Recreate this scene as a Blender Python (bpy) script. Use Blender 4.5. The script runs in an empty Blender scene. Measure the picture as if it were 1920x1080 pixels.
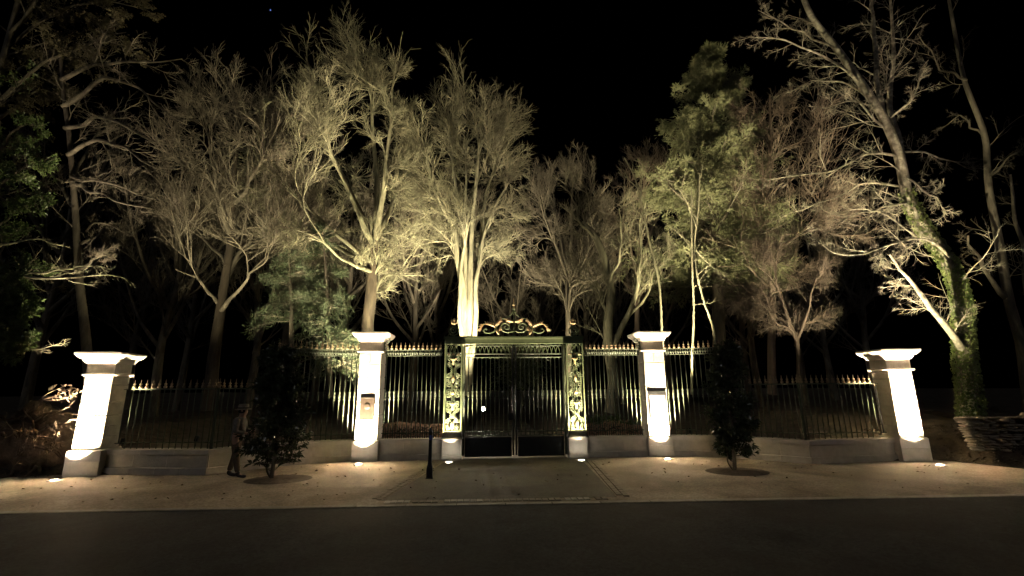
import bpy, math, random
import numpy as np
from mathutils import Vector, Matrix

# ------------------------------------------------------------------ camera, sky, lamps, exposure
scene = bpy.context.scene
COL = scene.collection
F, TH, ROLL, YAW, CX, CH = 850.0, .2198, .0086, .0541, -.86, 2.1   # focal length in photo pixels, pitch, roll, yaw, place

cam_data = bpy.data.cameras.new('camera')
cam = bpy.data.objects.new('camera', cam_data)
COL.objects.link(cam)
cam_data.sensor_width = 36.0
cam_data.lens = 36.0 * F / 1920.0
cam_data.clip_start = .05
cam_data.clip_end = 3000
_fw = Vector((math.sin(YAW) * math.cos(TH), math.cos(YAW) * math.cos(TH), math.sin(TH)))
_rt = Vector((math.cos(YAW), -math.sin(YAW), 0))
_up = _rt.cross(_fw)
_c, _s = math.cos(ROLL), math.sin(ROLL)
_rt2 = _rt * _c - _up * _s
_up2 = _rt * _s + _up * _c
_m = Matrix((( _rt2.x, _up2.x, -_fw.x, CX), (_rt2.y, _up2.y, -_fw.y, 0), (_rt2.z, _up2.z, -_fw.z, CH), (0, 0, 0, 1)))
cam.matrix_world = _m
scene.camera = cam

world = bpy.data.worlds.new('World')
scene.world = world
world.use_nodes = True
wn = world.node_tree.nodes
bg = wn['Background']
sky = wn.new('ShaderNodeTexSky')
sky.sky_type = 'NISHITA'
sky.sun_disc = False
MOON_EL, MOON_ROT = math.radians(38), math.radians(200)
sky.sun_elevation = math.radians(-8)
sky.sun_rotation = MOON_ROT
world.node_tree.links.new(sky.outputs[0], bg.inputs[0])
bg.inputs[1].default_value = .05

sun_data = bpy.data.lights.new('moon_fill', 'SUN')  # no moon is in view; soft frontal fill added for walls and road
sun_data.energy = .08
sun_data.angle = math.radians(12)
sun_data.color = (.96, .97, 1)
sun = bpy.data.objects.new('moon_fill', sun_data)
sun.rotation_euler = (math.radians(52), 0, math.radians(-20))
COL.objects.link(sun)

scene.view_settings.view_transform = 'Standard'
scene.view_settings.look = 'None'
scene.view_settings.exposure = .45
scene.view_settings.gamma = 1
scene.cycles.use_denoising = True
scene.cycles.max_bounces = 5
scene.cycles.diffuse_bounces = 3
scene.cycles.glossy_bounces = 2
scene.cycles.transmission_bounces = 2
scene.cycles.transparent_max_bounces = 4
scene.cycles.caustics_reflective = False
scene.cycles.caustics_refractive = False
scene.cycles.sample_clamp_indirect = 0
scene.cycles.use_guiding = True
scene.cycles.use_light_tree = False

# lamp powers (W) of the ground uplights and the garden lamp
P_OUTER, P_INNER, P_GATE, P_GARDEN, P_GLOBE = 6000, 6800, 3000, 18000, 140
LAMP_COL = (1.0, .81, .56)


def ray(px, py):
    u, v = px - 960, py - 540
    u, v = _c * u - _s * v, _s * u + _c * v
    x, up = u / F, -v / F
    y = math.cos(TH) - up * math.sin(TH)
    z = math.sin(TH) + up * math.cos(TH)
    return np.array([math.cos(YAW) * x + math.sin(YAW) * y, -math.sin(YAW) * x + math.cos(YAW) * y, z])


def at(px, py, Y):
    d = ray(px, py)
    return np.array([CX, 0, CH]) + d * (Y / d[1])


# ------------------------------------------------------------------ helpers
def link(name, me, mat=None, parent=None, loc=None, rotz=None):
    o = bpy.data.objects.new(name, me)
    COL.objects.link(o)
    if mat is not None and me is not None and len(me.materials) == 0:
        me.materials.append(mat)
    if parent is not None:
        o.parent = parent
    if loc is not None:
        o.location = loc
    if rotz is not None:
        o.rotation_euler = (0, 0, rotz)
    return o


def tag(o, label, cat, group=None, kind=None):
    o['label'] = label
    o['category'] = cat
    if group:
        o['group'] = group
    if kind:
        o['kind'] = kind
    return o


def thing(name, label, cat, loc=(0, 0, 0), rotz=0, group=None):
    o = bpy.data.objects.new(name, None)
    o.empty_display_size = .2
    COL.objects.link(o)
    o.location = loc
    o.rotation_euler = (0, 0, rotz)
    return tag(o, label, cat, group)


class MB:
    """collects verts and faces of one mesh"""
    def __init__(self):
        self.v, self.f = [], []

    def add(self, vs, fs):
        n = len(self.v)
        self.v.extend([tuple(p) for p in vs])
        self.f.extend([tuple(i + n for i in f) for f in fs])
        return self

    def box(self, c, s, bev=0.0, M=None):
        hx, hy, hz = s[0] / 2, s[1] / 2, s[2] / 2
        if bev <= 0:
            vs = [(x, y, z) for z in (-hz, hz) for y in (-hy, hy) for x in (-hx, hx)]
            fs = [(0, 2, 3, 1), (4, 5, 7, 6), (0, 1, 5, 4), (2, 6, 7, 3), (0, 4, 6, 2), (1, 3, 7, 5)]
        else:
            b = min(bev, hx * .9, hy * .9, hz * .9)
            vs, fs, idx = [], [], {}
            for sx in (-1, 1):
                for sy in (-1, 1):
                    for sz in (-1, 1):
                        for a in range(3):
                            p = [sx * (hx - b), sy * (hy - b), sz * (hz - b)]
                            p[a] = (sx * hx, sy * hy, sz * hz)[a]
                            idx[(sx, sy, sz, a)] = len(vs)
                            vs.append(tuple(p))
            for a in range(3):
                o1, o2 = (a + 1) % 3, (a + 2) % 3
                for s0 in (-1, 1):
                    q = []
                    for (i, j) in ((-1, -1), (1, -1), (1, 1), (-1, 1)):
                        k = [0, 0, 0]
                        k[a], k[o1], k[o2] = s0, i, j
                        q.append(idx[(k[0], k[1], k[2], a)])
                    fs.append(tuple(q if s0 > 0 else q[::-1]))
            for a in range(3):      # edges parallel to axis a
                o1, o2 = (a + 1) % 3, (a + 2) % 3
                for i in (-1, 1):
                    for j in (-1, 1):
                        def K(t, ax):
                            k = [0, 0, 0]
                            k[a], k[o1], k[o2] = t, i, j
                            return idx[(k[0], k[1], k[2], ax)]
                        q = [K(-1, o1), K(1, o1), K(1, o2), K(-1, o2)]
                        fs.append(tuple(q if i * j < 0 else q[::-1]))
            for sx in (-1, 1):
                for sy in (-1, 1):
                    for sz in (-1, 1):
                        q = [idx[(sx, sy, sz, a)] for a in range(3)]
                        fs.append(tuple(q if sx * sy * sz > 0 else q[::-1]))
        out = []
        for p in vs:
            p = Vector(p)
            if M is not None:
                p = M @ p
            out.append((p.x + c[0], p.y + c[1], p.z + c[2]))
        return self.add(out, fs)

    def sq(self, prof, c=(0, 0), close=True):
        """square plan swept through a profile of (half width x, half width y, z)"""
        vs = []
        for hx, hy, z in prof:
            vs += [(c[0] - hx, c[1] - hy, z), (c[0] + hx, c[1] - hy, z), (c[0] + hx, c[1] + hy, z), (c[0] - hx, c[1] + hy, z)]
        fs = []
        for i in range(len(prof) - 1):
            for k in range(4):
                fs.append((i * 4 + k, i * 4 + (k + 1) % 4, i * 4 + 4 + (k + 1) % 4, i * 4 + 4 + k))
        if close:
            fs.append((3, 2, 1, 0))
            n = len(vs) - 4
            fs.append((n, n + 1, n + 2, n + 3))
        return self.add(vs, fs)

    def lathe(self, prof, c=(0, 0, 0), n=8):
        vs, fs = [], []
        for r, z in prof:
            for k in range(n):
                a = 2 * math.pi * k / n
                vs.append((c[0] + r * math.cos(a), c[1] + r * math.sin(a), c[2] + z))
        for i in range(len(prof) - 1):
            for k in range(n):
                fs.append((i * n + k, i * n + (k + 1) % n, (i + 1) * n + (k + 1) % n, (i + 1) * n + k))
        fs.append(tuple(range(n))[::-1])
        fs.append(tuple((len(prof) - 1) * n + k for k in range(n)))
        return self.add(vs, fs)

    def tube(self, pts, r, n=6):
        pts = [Vector(p) for p in pts]
        m = len(pts)
        rs = [r] * m if not hasattr(r, '__len__') else list(r)
        vs, fs = [], []
        t0 = (pts[1] - pts[0]).normalized()
        ref = Vector((0, 0, 1)) if abs(t0.z) < .9 else Vector((1, 0, 0))
        u = t0.cross(ref).normalized()
        for i in range(m):
            t = (pts[min(i + 1, m - 1)] - pts[max(i - 1, 0)])
            t = t.normalized() if t.length > 1e-9 else t0
            u = (u - t * u.dot(t))
            u = u.normalized() if u.length > 1e-6 else t.orthogonal().normalized()
            w = t.cross(u)
            for k in range(n):
                a = 2 * math.pi * (k + .5) / n
                p = pts[i] + (u * math.cos(a) + w * math.sin(a)) * rs[i]
                vs.append(p)
        for i in range(m - 1):
            for k in range(n):
                fs.append((i * n + k, i * n + (k + 1) % n, (i + 1) * n + (k + 1) % n, (i + 1) * n + k))
        fs.append(tuple(range(n))[::-1])
        fs.append(tuple((m - 1) * n + k for k in range(n)))
        return self.add(vs, fs)

    def mesh(self, name, smooth=False):
        me = bpy.data.meshes.new(name)
        me.from_pydata(self.v, [], self.f)
        if smooth:
            me.shade_smooth()
        me.update()
        return me

    def build(self, name, mat, parent=None, smooth=False, loc=None, rotz=None):
        return link(name, self.mesh(name, smooth), mat, parent, loc, rotz)


def np_mesh(name, V, Q, smooth=True):
    """mesh from an (n,3) vertex array and an (m,4 or 3) face array"""
    me = bpy.data.meshes.new(name)
    Q = np.asarray(Q, dtype=np.int32)
    k = Q.shape[1]
    me.vertices.add(len(V))
    me.vertices.foreach_set('co', np.ascontiguousarray(V, dtype=np.float32).ravel())
    me.loops.add(Q.size)
    me.loops.foreach_set('vertex_index', Q.ravel())
    me.polygons.add(len(Q))
    me.polygons.foreach_set('loop_start', np.arange(0, Q.size, k, dtype=np.int32))
    me.update(calc_edges=True)
    if smooth:
        me.shade_smooth()
    else:
        me.shade_flat()
    return me


# ------------------------------------------------------------------ materials
MATS = {}


def material(name, color, rough=.8, metal=0.0, noise=None, bump=0.0, bscale=30.0, color2=None, nscale=4.0, spec=.5, detail=6,
             emit=None, estr=0.0, stretch=None, contrast=(.35, .65), trans=0.0, big=None, rough2=None):
    m = bpy.data.materials.new(name)
    m.use_nodes = True
    nt = m.node_tree
    b = nt.nodes['Principled BSDF']
    b.inputs['Roughness'].default_value = rough
    b.inputs['Metallic'].default_value = metal
    b.inputs['Specular IOR Level'].default_value = spec
    b.inputs['Base Color'].default_value = (*color, 1)
    tc = nt.nodes.new('ShaderNodeTexCoord')
    src = tc.outputs['Object']
    if stretch is not None:
        mp = nt.nodes.new('ShaderNodeMapping')
        mp.inputs['Scale'].default_value = stretch
        nt.links.new(src, mp.inputs[0])
        src = mp.outputs[0]
    if color2 is not None:
        oi = nt.nodes.new('ShaderNodeObjectInfo')
        ad = nt.nodes.new('ShaderNodeVectorMath')
        ad.operation = 'MULTIPLY_ADD'
        nt.links.new(oi.outputs['Random'], ad.inputs[0])
        ad.inputs[1].default_value = (37, 19, 53)
        nt.links.new(src, ad.inputs[2])
        nz = nt.nodes.new('ShaderNodeTexNoise')
        nz.inputs['Scale'].default_value = nscale
        nz.inputs['Detail'].default_value = detail
        nz.inputs['Roughness'].default_value = .65
        nt.links.new(ad.outputs[0], nz.inputs['Vector'])
        rp = nt.nodes.new('ShaderNodeValToRGB')
        rp.color_ramp.elements[0].position = contrast[0]
        rp.color_ramp.elements[1].position = contrast[1]
        rp.color_ramp.elements[0].color = (*color, 1)
        rp.color_ramp.elements[1].color = (*color2, 1)
        nt.links.new(nz.outputs['Fac'], rp.inputs[0])
        out = rp.outputs[0]
        if big is not None:         # broad worn and stained patches, and fine grains
            lo_, hi_, sc_, sp_ = big
            nb = nt.nodes.new('ShaderNodeTexNoise')
            nb.inputs['Scale'].default_value = sc_
            nb.inputs['Detail'].default_value = 5
            nb.inputs['Distortion'].default_value = .8
            nt.links.new(ad.outputs[0], nb.inputs['Vector'])
            mr = nt.nodes.new('ShaderNodeMapRange')
            mr.inputs[1].default_value, mr.inputs[2].default_value = .36, .64
            mr.inputs[3].default_value, mr.inputs[4].default_value = lo_, hi_
            nt.links.new(nb.outputs['Fac'], mr.inputs[0])
            vo = nt.nodes.new('ShaderNodeTexVoronoi')
            vo.inputs['Scale'].default_value = sp_
            nt.links.new(ad.outputs[0], vo.inputs['Vector'])
            m2 = nt.nodes.new('ShaderNodeMapRange')
            m2.inputs[1].default_value, m2.inputs[2].default_value = 0, 1
            m2.inputs[3].default_value, m2.inputs[4].default_value = .72, 1.28
            sx_ = nt.nodes.new('ShaderNodeSeparateColor')
            nt.links.new(vo.outputs['Color'], sx_.inputs[0])
            nt.links.new(sx_.outputs[0], m2.inputs[0])
            mm = nt.nodes.new('ShaderNodeMath')
            mm.operation = 'MULTIPLY'
            nt.links.new(mr.outputs[0], mm.inputs[0])
            nt.links.new(m2.outputs[0], mm.inputs[1])
            vm = nt.nodes.new('ShaderNodeVectorMath')
            vm.operation = 'SCALE'
            nt.links.new(out, vm.inputs[0])
            nt.links.new(mm.outputs[0], vm.inputs['Scale'])
            out = vm.outputs[0]
            if rough2 is not None:
                mq = nt.nodes.new('ShaderNodeMapRange')
                mq.inputs[1].default_value, mq.inputs[2].default_value = .36, .64
                mq.inputs[3].default_value, mq.inputs[4].default_value = rough2, rough
                nt.links.new(nb.outputs['Fac'], mq.inputs[0])
                nt.links.new(mq.outputs[0], b.inputs['Roughness'])
        nt.links.new(out, b.inputs['Base Color'])
    if bump > 0:
        n2 = nt.nodes.new('ShaderNodeTexNoise')
        n2.inputs['Scale'].default_value = bscale
        n2.inputs['Detail'].default_value = 4
        nt.links.new(src, n2.inputs['Vector'])
        bp = nt.nodes.new('ShaderNodeBump')
        bp.inputs['Strength'].default_value = bump
        bp.inputs['Distance'].default_value = .02
        nt.links.new(n2.outputs['Fac'], bp.inputs['Height'])
        nt.links.new(bp.outputs[0], b.inputs['Normal'])
    if emit is not None:
        b.inputs['Emission Color'].default_value = (*emit, 1)
        b.inputs['Emission Strength'].default_value = estr
    MATS[name] = m
    return m


M_stone = material('granite_ashlar', (.42, .38, .32), .85, color2=(.56, .51, .44), nscale=5, bump=.35, bscale=45)
M_cap = material('granite_dressed', (.46, .42, .36), .8, color2=(.56, .51, .45), nscale=3, bump=.12, bscale=60)
M_wall = material('granite_wall', (.44, .40, .33), .85, color2=(.56, .51, .43), nscale=4, bump=.25, bscale=40)
M_iron = material('green_iron_paint', (.050, .062, .038), .5, color2=(.070, .084, .052), nscale=9, bump=.05, bscale=80)
M_col = material('column_green_paint', (.098, .125, .058), .45, color2=(.135, .165, .082), nscale=9, bump=.05, bscale=80)
M_black = material('black_iron_paint', (.009, .0095, .0085), .5, color2=(.016, .0165, .015), nscale=9)
M_gold = material('gilding', (.22, .155, .088), .5, metal=.25, color2=(.30, .22, .13), nscale=20)
M_gilt = material('lightened_gilding', (.66, .46, .23), .45, metal=.3, color2=(.80, .60, .36), nscale=20)  # gilding lightened to make up for the weak lamp light on the crest
M_asphalt = material('asphalt', (.020, .022, .027), .95, spec=.2, color2=(.034, .0365, .043), nscale=1.2, bump=.5, bscale=120, contrast=(.3, .7), big=(.6, 1.35, .45, 26), rough2=.85)
M_fore = material('bound_gravel', (.27, .222, .165), .9, color2=(.37, .31, .24), nscale=1.1, bump=.45, bscale=90, contrast=(.3, .7), big=(.62, 1.2, .6, 30))
M_drive = material('driveway_tarmac', (.085, .072, .056), .85, color2=(.125, .105, .082), nscale=1.3, bump=.5, bscale=100, big=(.65, 1.25, .7, 30))
M_sett = material('granite_sett', (.20, .17, .13), .8, color2=(.29, .25, .20), nscale=7, bump=.3, bscale=60)
M_kerb = material('granite_kerb', (.30, .27, .23), .75, color2=(.42, .38, .33), nscale=7, bump=.2, bscale=70)
M_pale = material('pale_sett', (.42, .39, .34), .75, color2=(.55, .52, .46), nscale=9, bump=.3, bscale=60)
M_soil = material('woodland_soil', (.040, .030, .020), .95, color2=(.085, .062, .040), nscale=3, bump=.8, bscale=14)
M_pit = material('pit_soil', (.050, .038, .025), .95, color2=(.10, .075, .05), nscale=8, bump=.8, bscale=40)
M_bark = material('grey_bark', (.155, .142, .090), .9, color2=(.25, .232, .150), nscale=5, bump=.9, bscale=14, stretch=(1, 1, .22), big=(.45, 1.15, 1.3, 9))
M_barkd = material('dark_bark', (.110, .092, .068), .9, color2=(.18, .152, .112), nscale=5, bump=.9, bscale=14, stretch=(1, 1, .22), big=(.5, 1.15, 1.3, 9))
M_barkt = material('shaded_brown_bark', (.050, .036, .024), .9, color2=(.085, .064, .042), nscale=5, bump=.9, bscale=14, stretch=(1, 1, .22), big=(.5, 1.15, 1.3, 9))  # brown bark, darkened to put the trunks' shade into the colour
M_barkr = material('red_bark', (.14, .102, .076), .9, color2=(.22, .168, .128), nscale=3, bump=.4, bscale=18, stretch=(1, 1, .35))
M_twigr = material('red_twigs', (.060, .042, .032), .9, color2=(.10, .072, .056), nscale=3)
M_barkp = material('pale_bark', (.21, .18, .135), .85, color2=(.40, .36, .28), nscale=5, bump=.5, bscale=16, contrast=(.42, .60), big=(.45, 1.15, 1.6, 8))
M_needle = material('fir_needles', (.13, .138, .068), .7, color2=(.21, .212, .11), nscale=2)
M_needled = material('yew_needles', (.022, .034, .013), .7, color2=(.042, .060, .022), nscale=2)
M_laurel = material('laurel_leaves', (.050, .064, .034), .25, spec=.8, color2=(.095, .115, .062), nscale=3)
M_holly = material('holly_leaves', (.045, .075, .020), .42, color2=(.085, .12, .035), nscale=2)
M_hollyb = material('brown_leaves', (.060, .050, .024), .7, color2=(.10, .085, .040), nscale=2)
M_ivy = material('ivy_leaves', (.085, .115, .032), .5, color2=(.17, .20, .060), nscale=2)
M_litter = material('leaf_litter', (.30, .17, .11), .9, color2=(.45, .28, .20), nscale=9)
M_dead = material('dead_leaves', (.10, .068, .042), .85, color2=(.16, .115, .072), nscale=12)
M_root = material('root_wood', (.11, .078, .052), .95, color2=(.21, .15, .10), nscale=6, bump=.6, bscale=25)
M_rubble = material('rubble_stone', (.20, .165, .125), .95, color2=(.36, .30, .235), nscale=6, bump=.5, bscale=25)
M_bronze = material('bronze', (.022, .015, .009), .5, metal=.2, color2=(.036, .024, .014), nscale=14)
M_board = material('notice_board', (.62, .59, .52), .5, color2=(.70, .67, .60), nscale=3)
M_steel = material('lamp_steel', (.30, .30, .30), .4, metal=.8)
M_lens = material('lamp_lens', (.8, .8, .8), .3, emit=(1, .92, .75), estr=40)
M_bulb = material('lamp_bulb', (.8, .8, .8), .3, emit=(1, .90, .70), estr=60)
M_refl = material('blue_reflector', (.05, .09, .45), .3)
M_jacket = material('jacket_cloth', (.14, .128, .11), .9, color2=(.23, .21, .18), nscale=14, bump=.4, bscale=60)
M_jeans = material('trouser_cloth', (.11, .078, .05), .9, color2=(.15, .11, .07), nscale=14, bump=.3, bscale=60)
M_boot = material('boot_leather', (.028, .020, .014), .6)
M_skin = material('skin', (.36, .22, .15), .6)
M_hat = material('hat_felt', (.20, .165, .125), .9, color2=(.26, .22, .17), nscale=20)
M_hair = material('hair', (.03, .02, .014), .8)
M_star = material('star_glow', (0, 0, 0), 1, emit=(.25, .35, 1), estr=1.2)
M_hatband = material('hat_band', (.05, .04, .03), .9)

# ------------------------------------------------------------------ tree engine (numpy)


def norm(a):
    return a / np.maximum(np.linalg.norm(a, axis=-1, keepdims=True), 1e-9)


def catmull(pts, n):
    pts = np.asarray(pts, float)
    if len(pts) == 2:
        t = np.linspace(0, 1, n)[:, None]
        return pts[0] * (1 - t) + pts[1] * t
    P = np.vstack([2 * pts[0] - pts[1], pts, 2 * pts[-1] - pts[-2]])
    seg = np.linalg.norm(np.diff(pts, axis=0), axis=1)
    cum = np.concatenate([[0], np.cumsum(seg)])
    out = []
    for s in np.linspace(0, cum[-1], n):
        i = min(np.searchsorted(cum, s, side='right') - 1, len(pts) - 2)
        t = (s - cum[i]) / max(seg[i], 1e-9)
        p0, p1, p2, p3 = P[i], P[i + 1], P[i + 2], P[i + 3]
        out.append(.5 * ((2 * p1) + (-p0 + p2) * t + (2 * p0 - 5 * p1 + 4 * p2 - p3) * t * t + (-p0 + 3 * p1 - 3 * p2 + p3) * t ** 3))
    return np.array(out)


def tubes(P, R, s):
    """(B,n,3),(B,n) -> verts, quads"""
    B, n, _ = P.shape
    T = np.empty_like(P)
    T[:, 1:-1] = P[:, 2:] - P[:, :-2]
    T[:, 0] = P[:, 1] - P[:, 0]
    T[:, -1] = P[:, -1] - P[:, -2]
    T = norm(T)
    ref = np.where(np.abs(T[:, :1, 2:3]) < .8, np.array([0, 0, 1.0]), np.array([1.0, 0, 0]))
    ref = np.broadcast_to(ref, T.shape)
    U = norm(np.cross(T, ref))
    W = np.cross(T, U)
    a = 2 * np.pi * np.arange(s) / s
    V = P[:, :, None, :] + R[:, :, None, None] * (U[:, :, None, :] * np.cos(a)[None, None, :, None] + W[:, :, None, :] * np.sin(a)[None, None, :, None])
    base = (np.arange(B) * n * s)[:, None, None] + (np.arange(n - 1) * s)[None, :, None]
    k = np.arange(s)[None, None, :]
    k1 = (np.arange(s) + 1) % s
    k1 = k1[None, None, :]
    Q = np.stack([base + k, base + k1, base + s + k1, base + s + k], -1).reshape(-1, 4)
    return V.reshape(-1, 3), Q


def grow(P, R, rng, k, t0, t1, ang, lr, n, wob, trop, lmin, lmax, rr=.012, rmin=.004, rfac=.7, taper=.3, tip=.75, flat=0.0):
    B = P.shape[0]
    L = np.linalg.norm(np.diff(P, axis=1), axis=-1).sum(1)
    k = np.broadcast_to(np.asarray(k), (B,))
    idx = np.repeat(np.arange(B), k)
    C = len(idx)
    if C == 0:
        return np.zeros((0, n, 3)), np.zeros((0, n))
    order = np.concatenate([np.arange(kk) for kk in k])
    t = t0 + (t1 - t0) * np.clip((order + rng.uniform(0, 1, C)) / k[idx], 0, .999)
    m = P.shape[1] - 1
    x = t * m
    i = np.clip(x.astype(int), 0, m - 1)
    fr = (x - i)[:, None]
    pos = P[idx, i] * (1 - fr) + P[idx, i + 1] * fr
    tan = norm(P[idx, i + 1] - P[idx, i])
    rad = R[idx, i] * (1 - fr[:, 0]) + R[idx, i + 1] * fr[:, 0]
    q = rng.normal(size=(C, 3))
    if flat > 0:
        q[:, 2] *= (1 - flat)
    perp = norm(q - (q * tan).sum(-1, keepdims=True) * tan)
    a = np.radians(rng.normal(ang, ang * .22, C))[:, None]
    d = norm(np.cos(a) * tan + np.sin(a) * perp)
    ln = np.clip(L[idx] * lr * (1.2 - tip * t) * rng.uniform(.55, 1.3, C), lmin, lmax)
    r0 = np.maximum(np.minimum(rad * rfac, ln * rr + rmin), rmin)
    out = np.empty((C, n, 3))
    out[:, 0] = pos
    st = (ln / (n - 1))[:, None]
    up = np.array([0, 0, 1.0])
    for j in range(1, n):
        d = norm(d + wob * rng.normal(size=(C, 3)) + trop * up)
        out[:, j] = out[:, j - 1] + d * st
    rads = np.maximum(r0[:, None] * np.linspace(1, taper, n)[None, :], rmin * .7)
    return out, rads


def stems_world(specs, Y, n, rng, wob=.02):
    """specs: list of (list of (px,py[,dY]), r0, r1)"""
    P, R = [], []
    for pts, r0, r1 in specs:
        w = [at(p[0], p[1], Y + (p[2] if len(p) > 2 else 0)) for p in pts]
        c = catmull(w, n)
        kn = rng.normal(size=(8, 3)) * wob * 2.0
        kn[0] = 0
        j = np.stack([np.interp(np.linspace(0, 1, n), np.linspace(0, 1, 8), kn[:, a]) for a in range(3)], 1)
        c = c + j
        P.append(c)
        R.append(r0 + (r1 - r0) * np.linspace(0, 1, n) ** .8)
    return np.array(P), np.array(R)


def merge(parts):
    V, Q, o = [], [], 0
    for v, q in parts:
        V.append(v)
        Q.append(q + o)
        o += len(v)
    return np.vstack(V), np.vstack(Q)


def leaf_mesh(name, C, D, N, ln, wd, rng, fold=.25):
    """leaves: two folded quads each; C centres, D long axis, N normal"""
    n = len(C)
    D = norm(D)
    S = norm(np.cross(D, N))
    N = np.cross(S, D)
    ln = np.broadcast_to(ln, (n,))[:, None]
    wd = np.broadcast_to(wd, (n,))[:, None]
    a = C
    tipv = C + D * ln - N * ln * .12
    m1 = C + D * ln * .5
    l = m1 + S * wd * .5 + N * wd * fold
    r = m1 - S * wd * .5 + N * wd * fold
    V = np.stack([a, l, tipv, r], 1).reshape(-1, 3)
    b = (np.arange(n) * 4)[:, None]
    Q = np.concatenate([b + np.array([[0, 1, 2]]), b + np.array([[0, 2, 3]])], 0)
    return np_mesh(name, V, Q, smooth=False)


def bare_tree(name, label, specs, Y, levels, mat, seed, cat='tree', group=None, trunk_n=28, trunk_s=10, nmain=1, wob=.03):
    rng = np.random.default_rng(seed)
    P, R = stems_world(specs, Y, trunk_n, rng, wob)
    base = P[0, 0].copy()
    root = thing(name, label, cat, loc=base, group=group)
    P = P - base
    V, Q = tubes(P[:nmain], R[:nmain], trunk_s)
    link('trunk', np_mesh('trunk', V, Q), mat, root)
    parts = []
    if nmain < len(P):
        parts.append(tubes(P[nmain:], R[nmain:], 7))
    lv = [(P, R)]
    for i, L in enumerate(levels):
        src = L.pop('src', -1)
        a, b = lv[src]
        if src == -2:       # two previous levels together cannot be stacked: grow from each
            pass
        s = L.pop('s', 3)
        p, r = grow(a, b, rng, **L)
        lv.append((p, r))
        parts.append(tubes(p, r, s))
    V, Q = merge(parts)
    link('crown', np_mesh('crown', V, Q), mat, root)
    return root, lv


def dome_tree(name, label, specs, Y, box, depth, nlimb, mat, seed, t0=.45, k=(11, 6, 2), rmin=.007, nmain=1, group=None, up=.35, low=-.35, lens=(.30, 2.3, 1.3, .75), trop=.03, wob=.03, straight=.035, lrad=.0135, tmat=None):
    """stems given by hand, limbs grown out to a rounded crown (box = left, top, right, bottom of the crown as seen)"""
    rng = np.random.default_rng(seed)
    P, R = stems_world(specs, Y, 28, rng, wob)
    base = P[0, 0].copy()
    root = thing(name, label, 'tree', loc=base, group=group)
    P = P - base
    x0, y0, x1, y1 = box
    c = at((x0 + x1) / 2, (y0 + y1) / 2, Y) - base
    rx = .5 * abs(at(x1, (y0 + y1) / 2, Y)[0] - at(x0, (y0 + y1) / 2, Y)[0])
    rz = .5 * abs(at((x0 + x1) / 2, y0, Y)[2] - at((x0 + x1) / 2, y1, Y)[2])
    d = rng.normal(size=(nlimb * 4, 3))
    d = norm(d)
    d = d[d[:, 2] > low][:nlimb]
    ends = c + d * np.array([rx, depth, rz]) * rng.uniform(.72, .97, (len(d), 1))
    # candidate starts along the stems
    ts = np.linspace(t0, 1, 14)
    ii = np.clip((ts * 27).astype(int), 0, 26)
    S0 = P[:, ii].reshape(-1, 3)
    TG = norm(P[:, ii + 1] - P[:, ii]).reshape(-1, 3)
    SR = R[:, ii].reshape(-1)
    LP, LR = [], []
    for e in ends:
        v = e - S0
        L = np.linalg.norm(v, axis=1)
        cs = ((v / L[:, None]) * norm(TG * .5 + np.array([0, 0, .5]))).sum(1)
        cost = L * (1 + 1.6 * (1 - cs)) * rng.uniform(.75, 1.25, len(L))
        j = int(np.argmin(cost))
        s_, l_ = S0[j], L[j]
        u = v[j] / l_
        c1 = s_ + norm(TG[j] * .45 + u * .55) * l_ * .32
        c2 = s_ + u * l_ * .66 + np.array([0, 0, -.04 * l_]) + rng.normal(size=3) * .04 * l_
        LP.append(catmull([s_, c1, c2, e], 16) + np.cumsum(rng.normal(size=(16, 3)) * .007 * l_ ** .5, axis=0))
        r0 = min(SR[j] * .62, l_ * lrad + .012)
        LR.append(np.linspace(r0, rmin * 1.5, 16))
    LP, LR = np.array(LP), np.array(LR)
    V, Q = tubes(P[:nmain], R[:nmain], 12)
    link('trunk', np_mesh('trunk', V, Q), tmat or mat, root)
    parts = []
    if nmain < len(P):
        parts.append(tubes(P[nmain:], R[nmain:], 8))
    parts.append(tubes(LP, LR, 5))
    lr, m1, m2, m3 = lens
    a, b = grow(LP, LR, rng, k[0], .16, 1, 34, lr * 1.15, 6, straight, trop * .7, .5, m1 * 1.2, rr=.011, rmin=rmin * 1.9, tip=.7)
    parts.append(tubes(a, b, 4))
    a, b = grow(a, b, rng, k[1], .12, 1, 31, .55, 4, straight, trop, .35, m2 * 1.2, rr=.009, rmin=rmin * 1.3, tip=.6)
    parts.append(tubes(a, b, 3))
    a, b = grow(a, b, rng, k[2], .10, 1, 30, .55, 2, straight, trop, .25, m3 * 1.2, rr=.005, rmin=rmin * .7, tip=.5, taper=.4)
    parts.append(tubes(a, b, 3))
    V, Q = merge(parts)
    link('crown', np_mesh('crown', V, Q), mat, root)
    return root


def lv_beech(k1=9, k2=8, k3=8, k4=7, l1=.42, trop=.10, rmin=.006, ang=42, lmax1=5.5):
    return [dict(k=k1, t0=.2, t1=1, ang=ang, lr=l1 * 1.1, n=9, wob=.07, trop=trop * .6, lmin=.6, lmax=lmax1, s=5, rr=.011, rmin=rmin, tip=.92),
            dict(k=k2, t0=.12, t1=1, ang=36, lr=.52, n=7, wob=.07, trop=trop, lmin=.5, lmax=3.0, s=4, rr=.010, rmin=rmin * 1.2, tip=.6),
            dict(k=k3, t0=.12, t1=1, ang=33, lr=.55, n=5, wob=.08, trop=trop, lmin=.35, lmax=1.7, s=3, rr=.008, rmin=rmin, tip=.6),
            dict(k=k4, t0=.15, t1=1, ang=33, lr=.55, n=4, wob=.09, trop=trop, lmin=.22, lmax=.9, s=3, rr=.006, rmin=rmin * .75, tip=.6)]

# ------------------------------------------------------------------ the ground
def structure(o):
    o['kind'] = 'structure'
    return o


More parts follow.
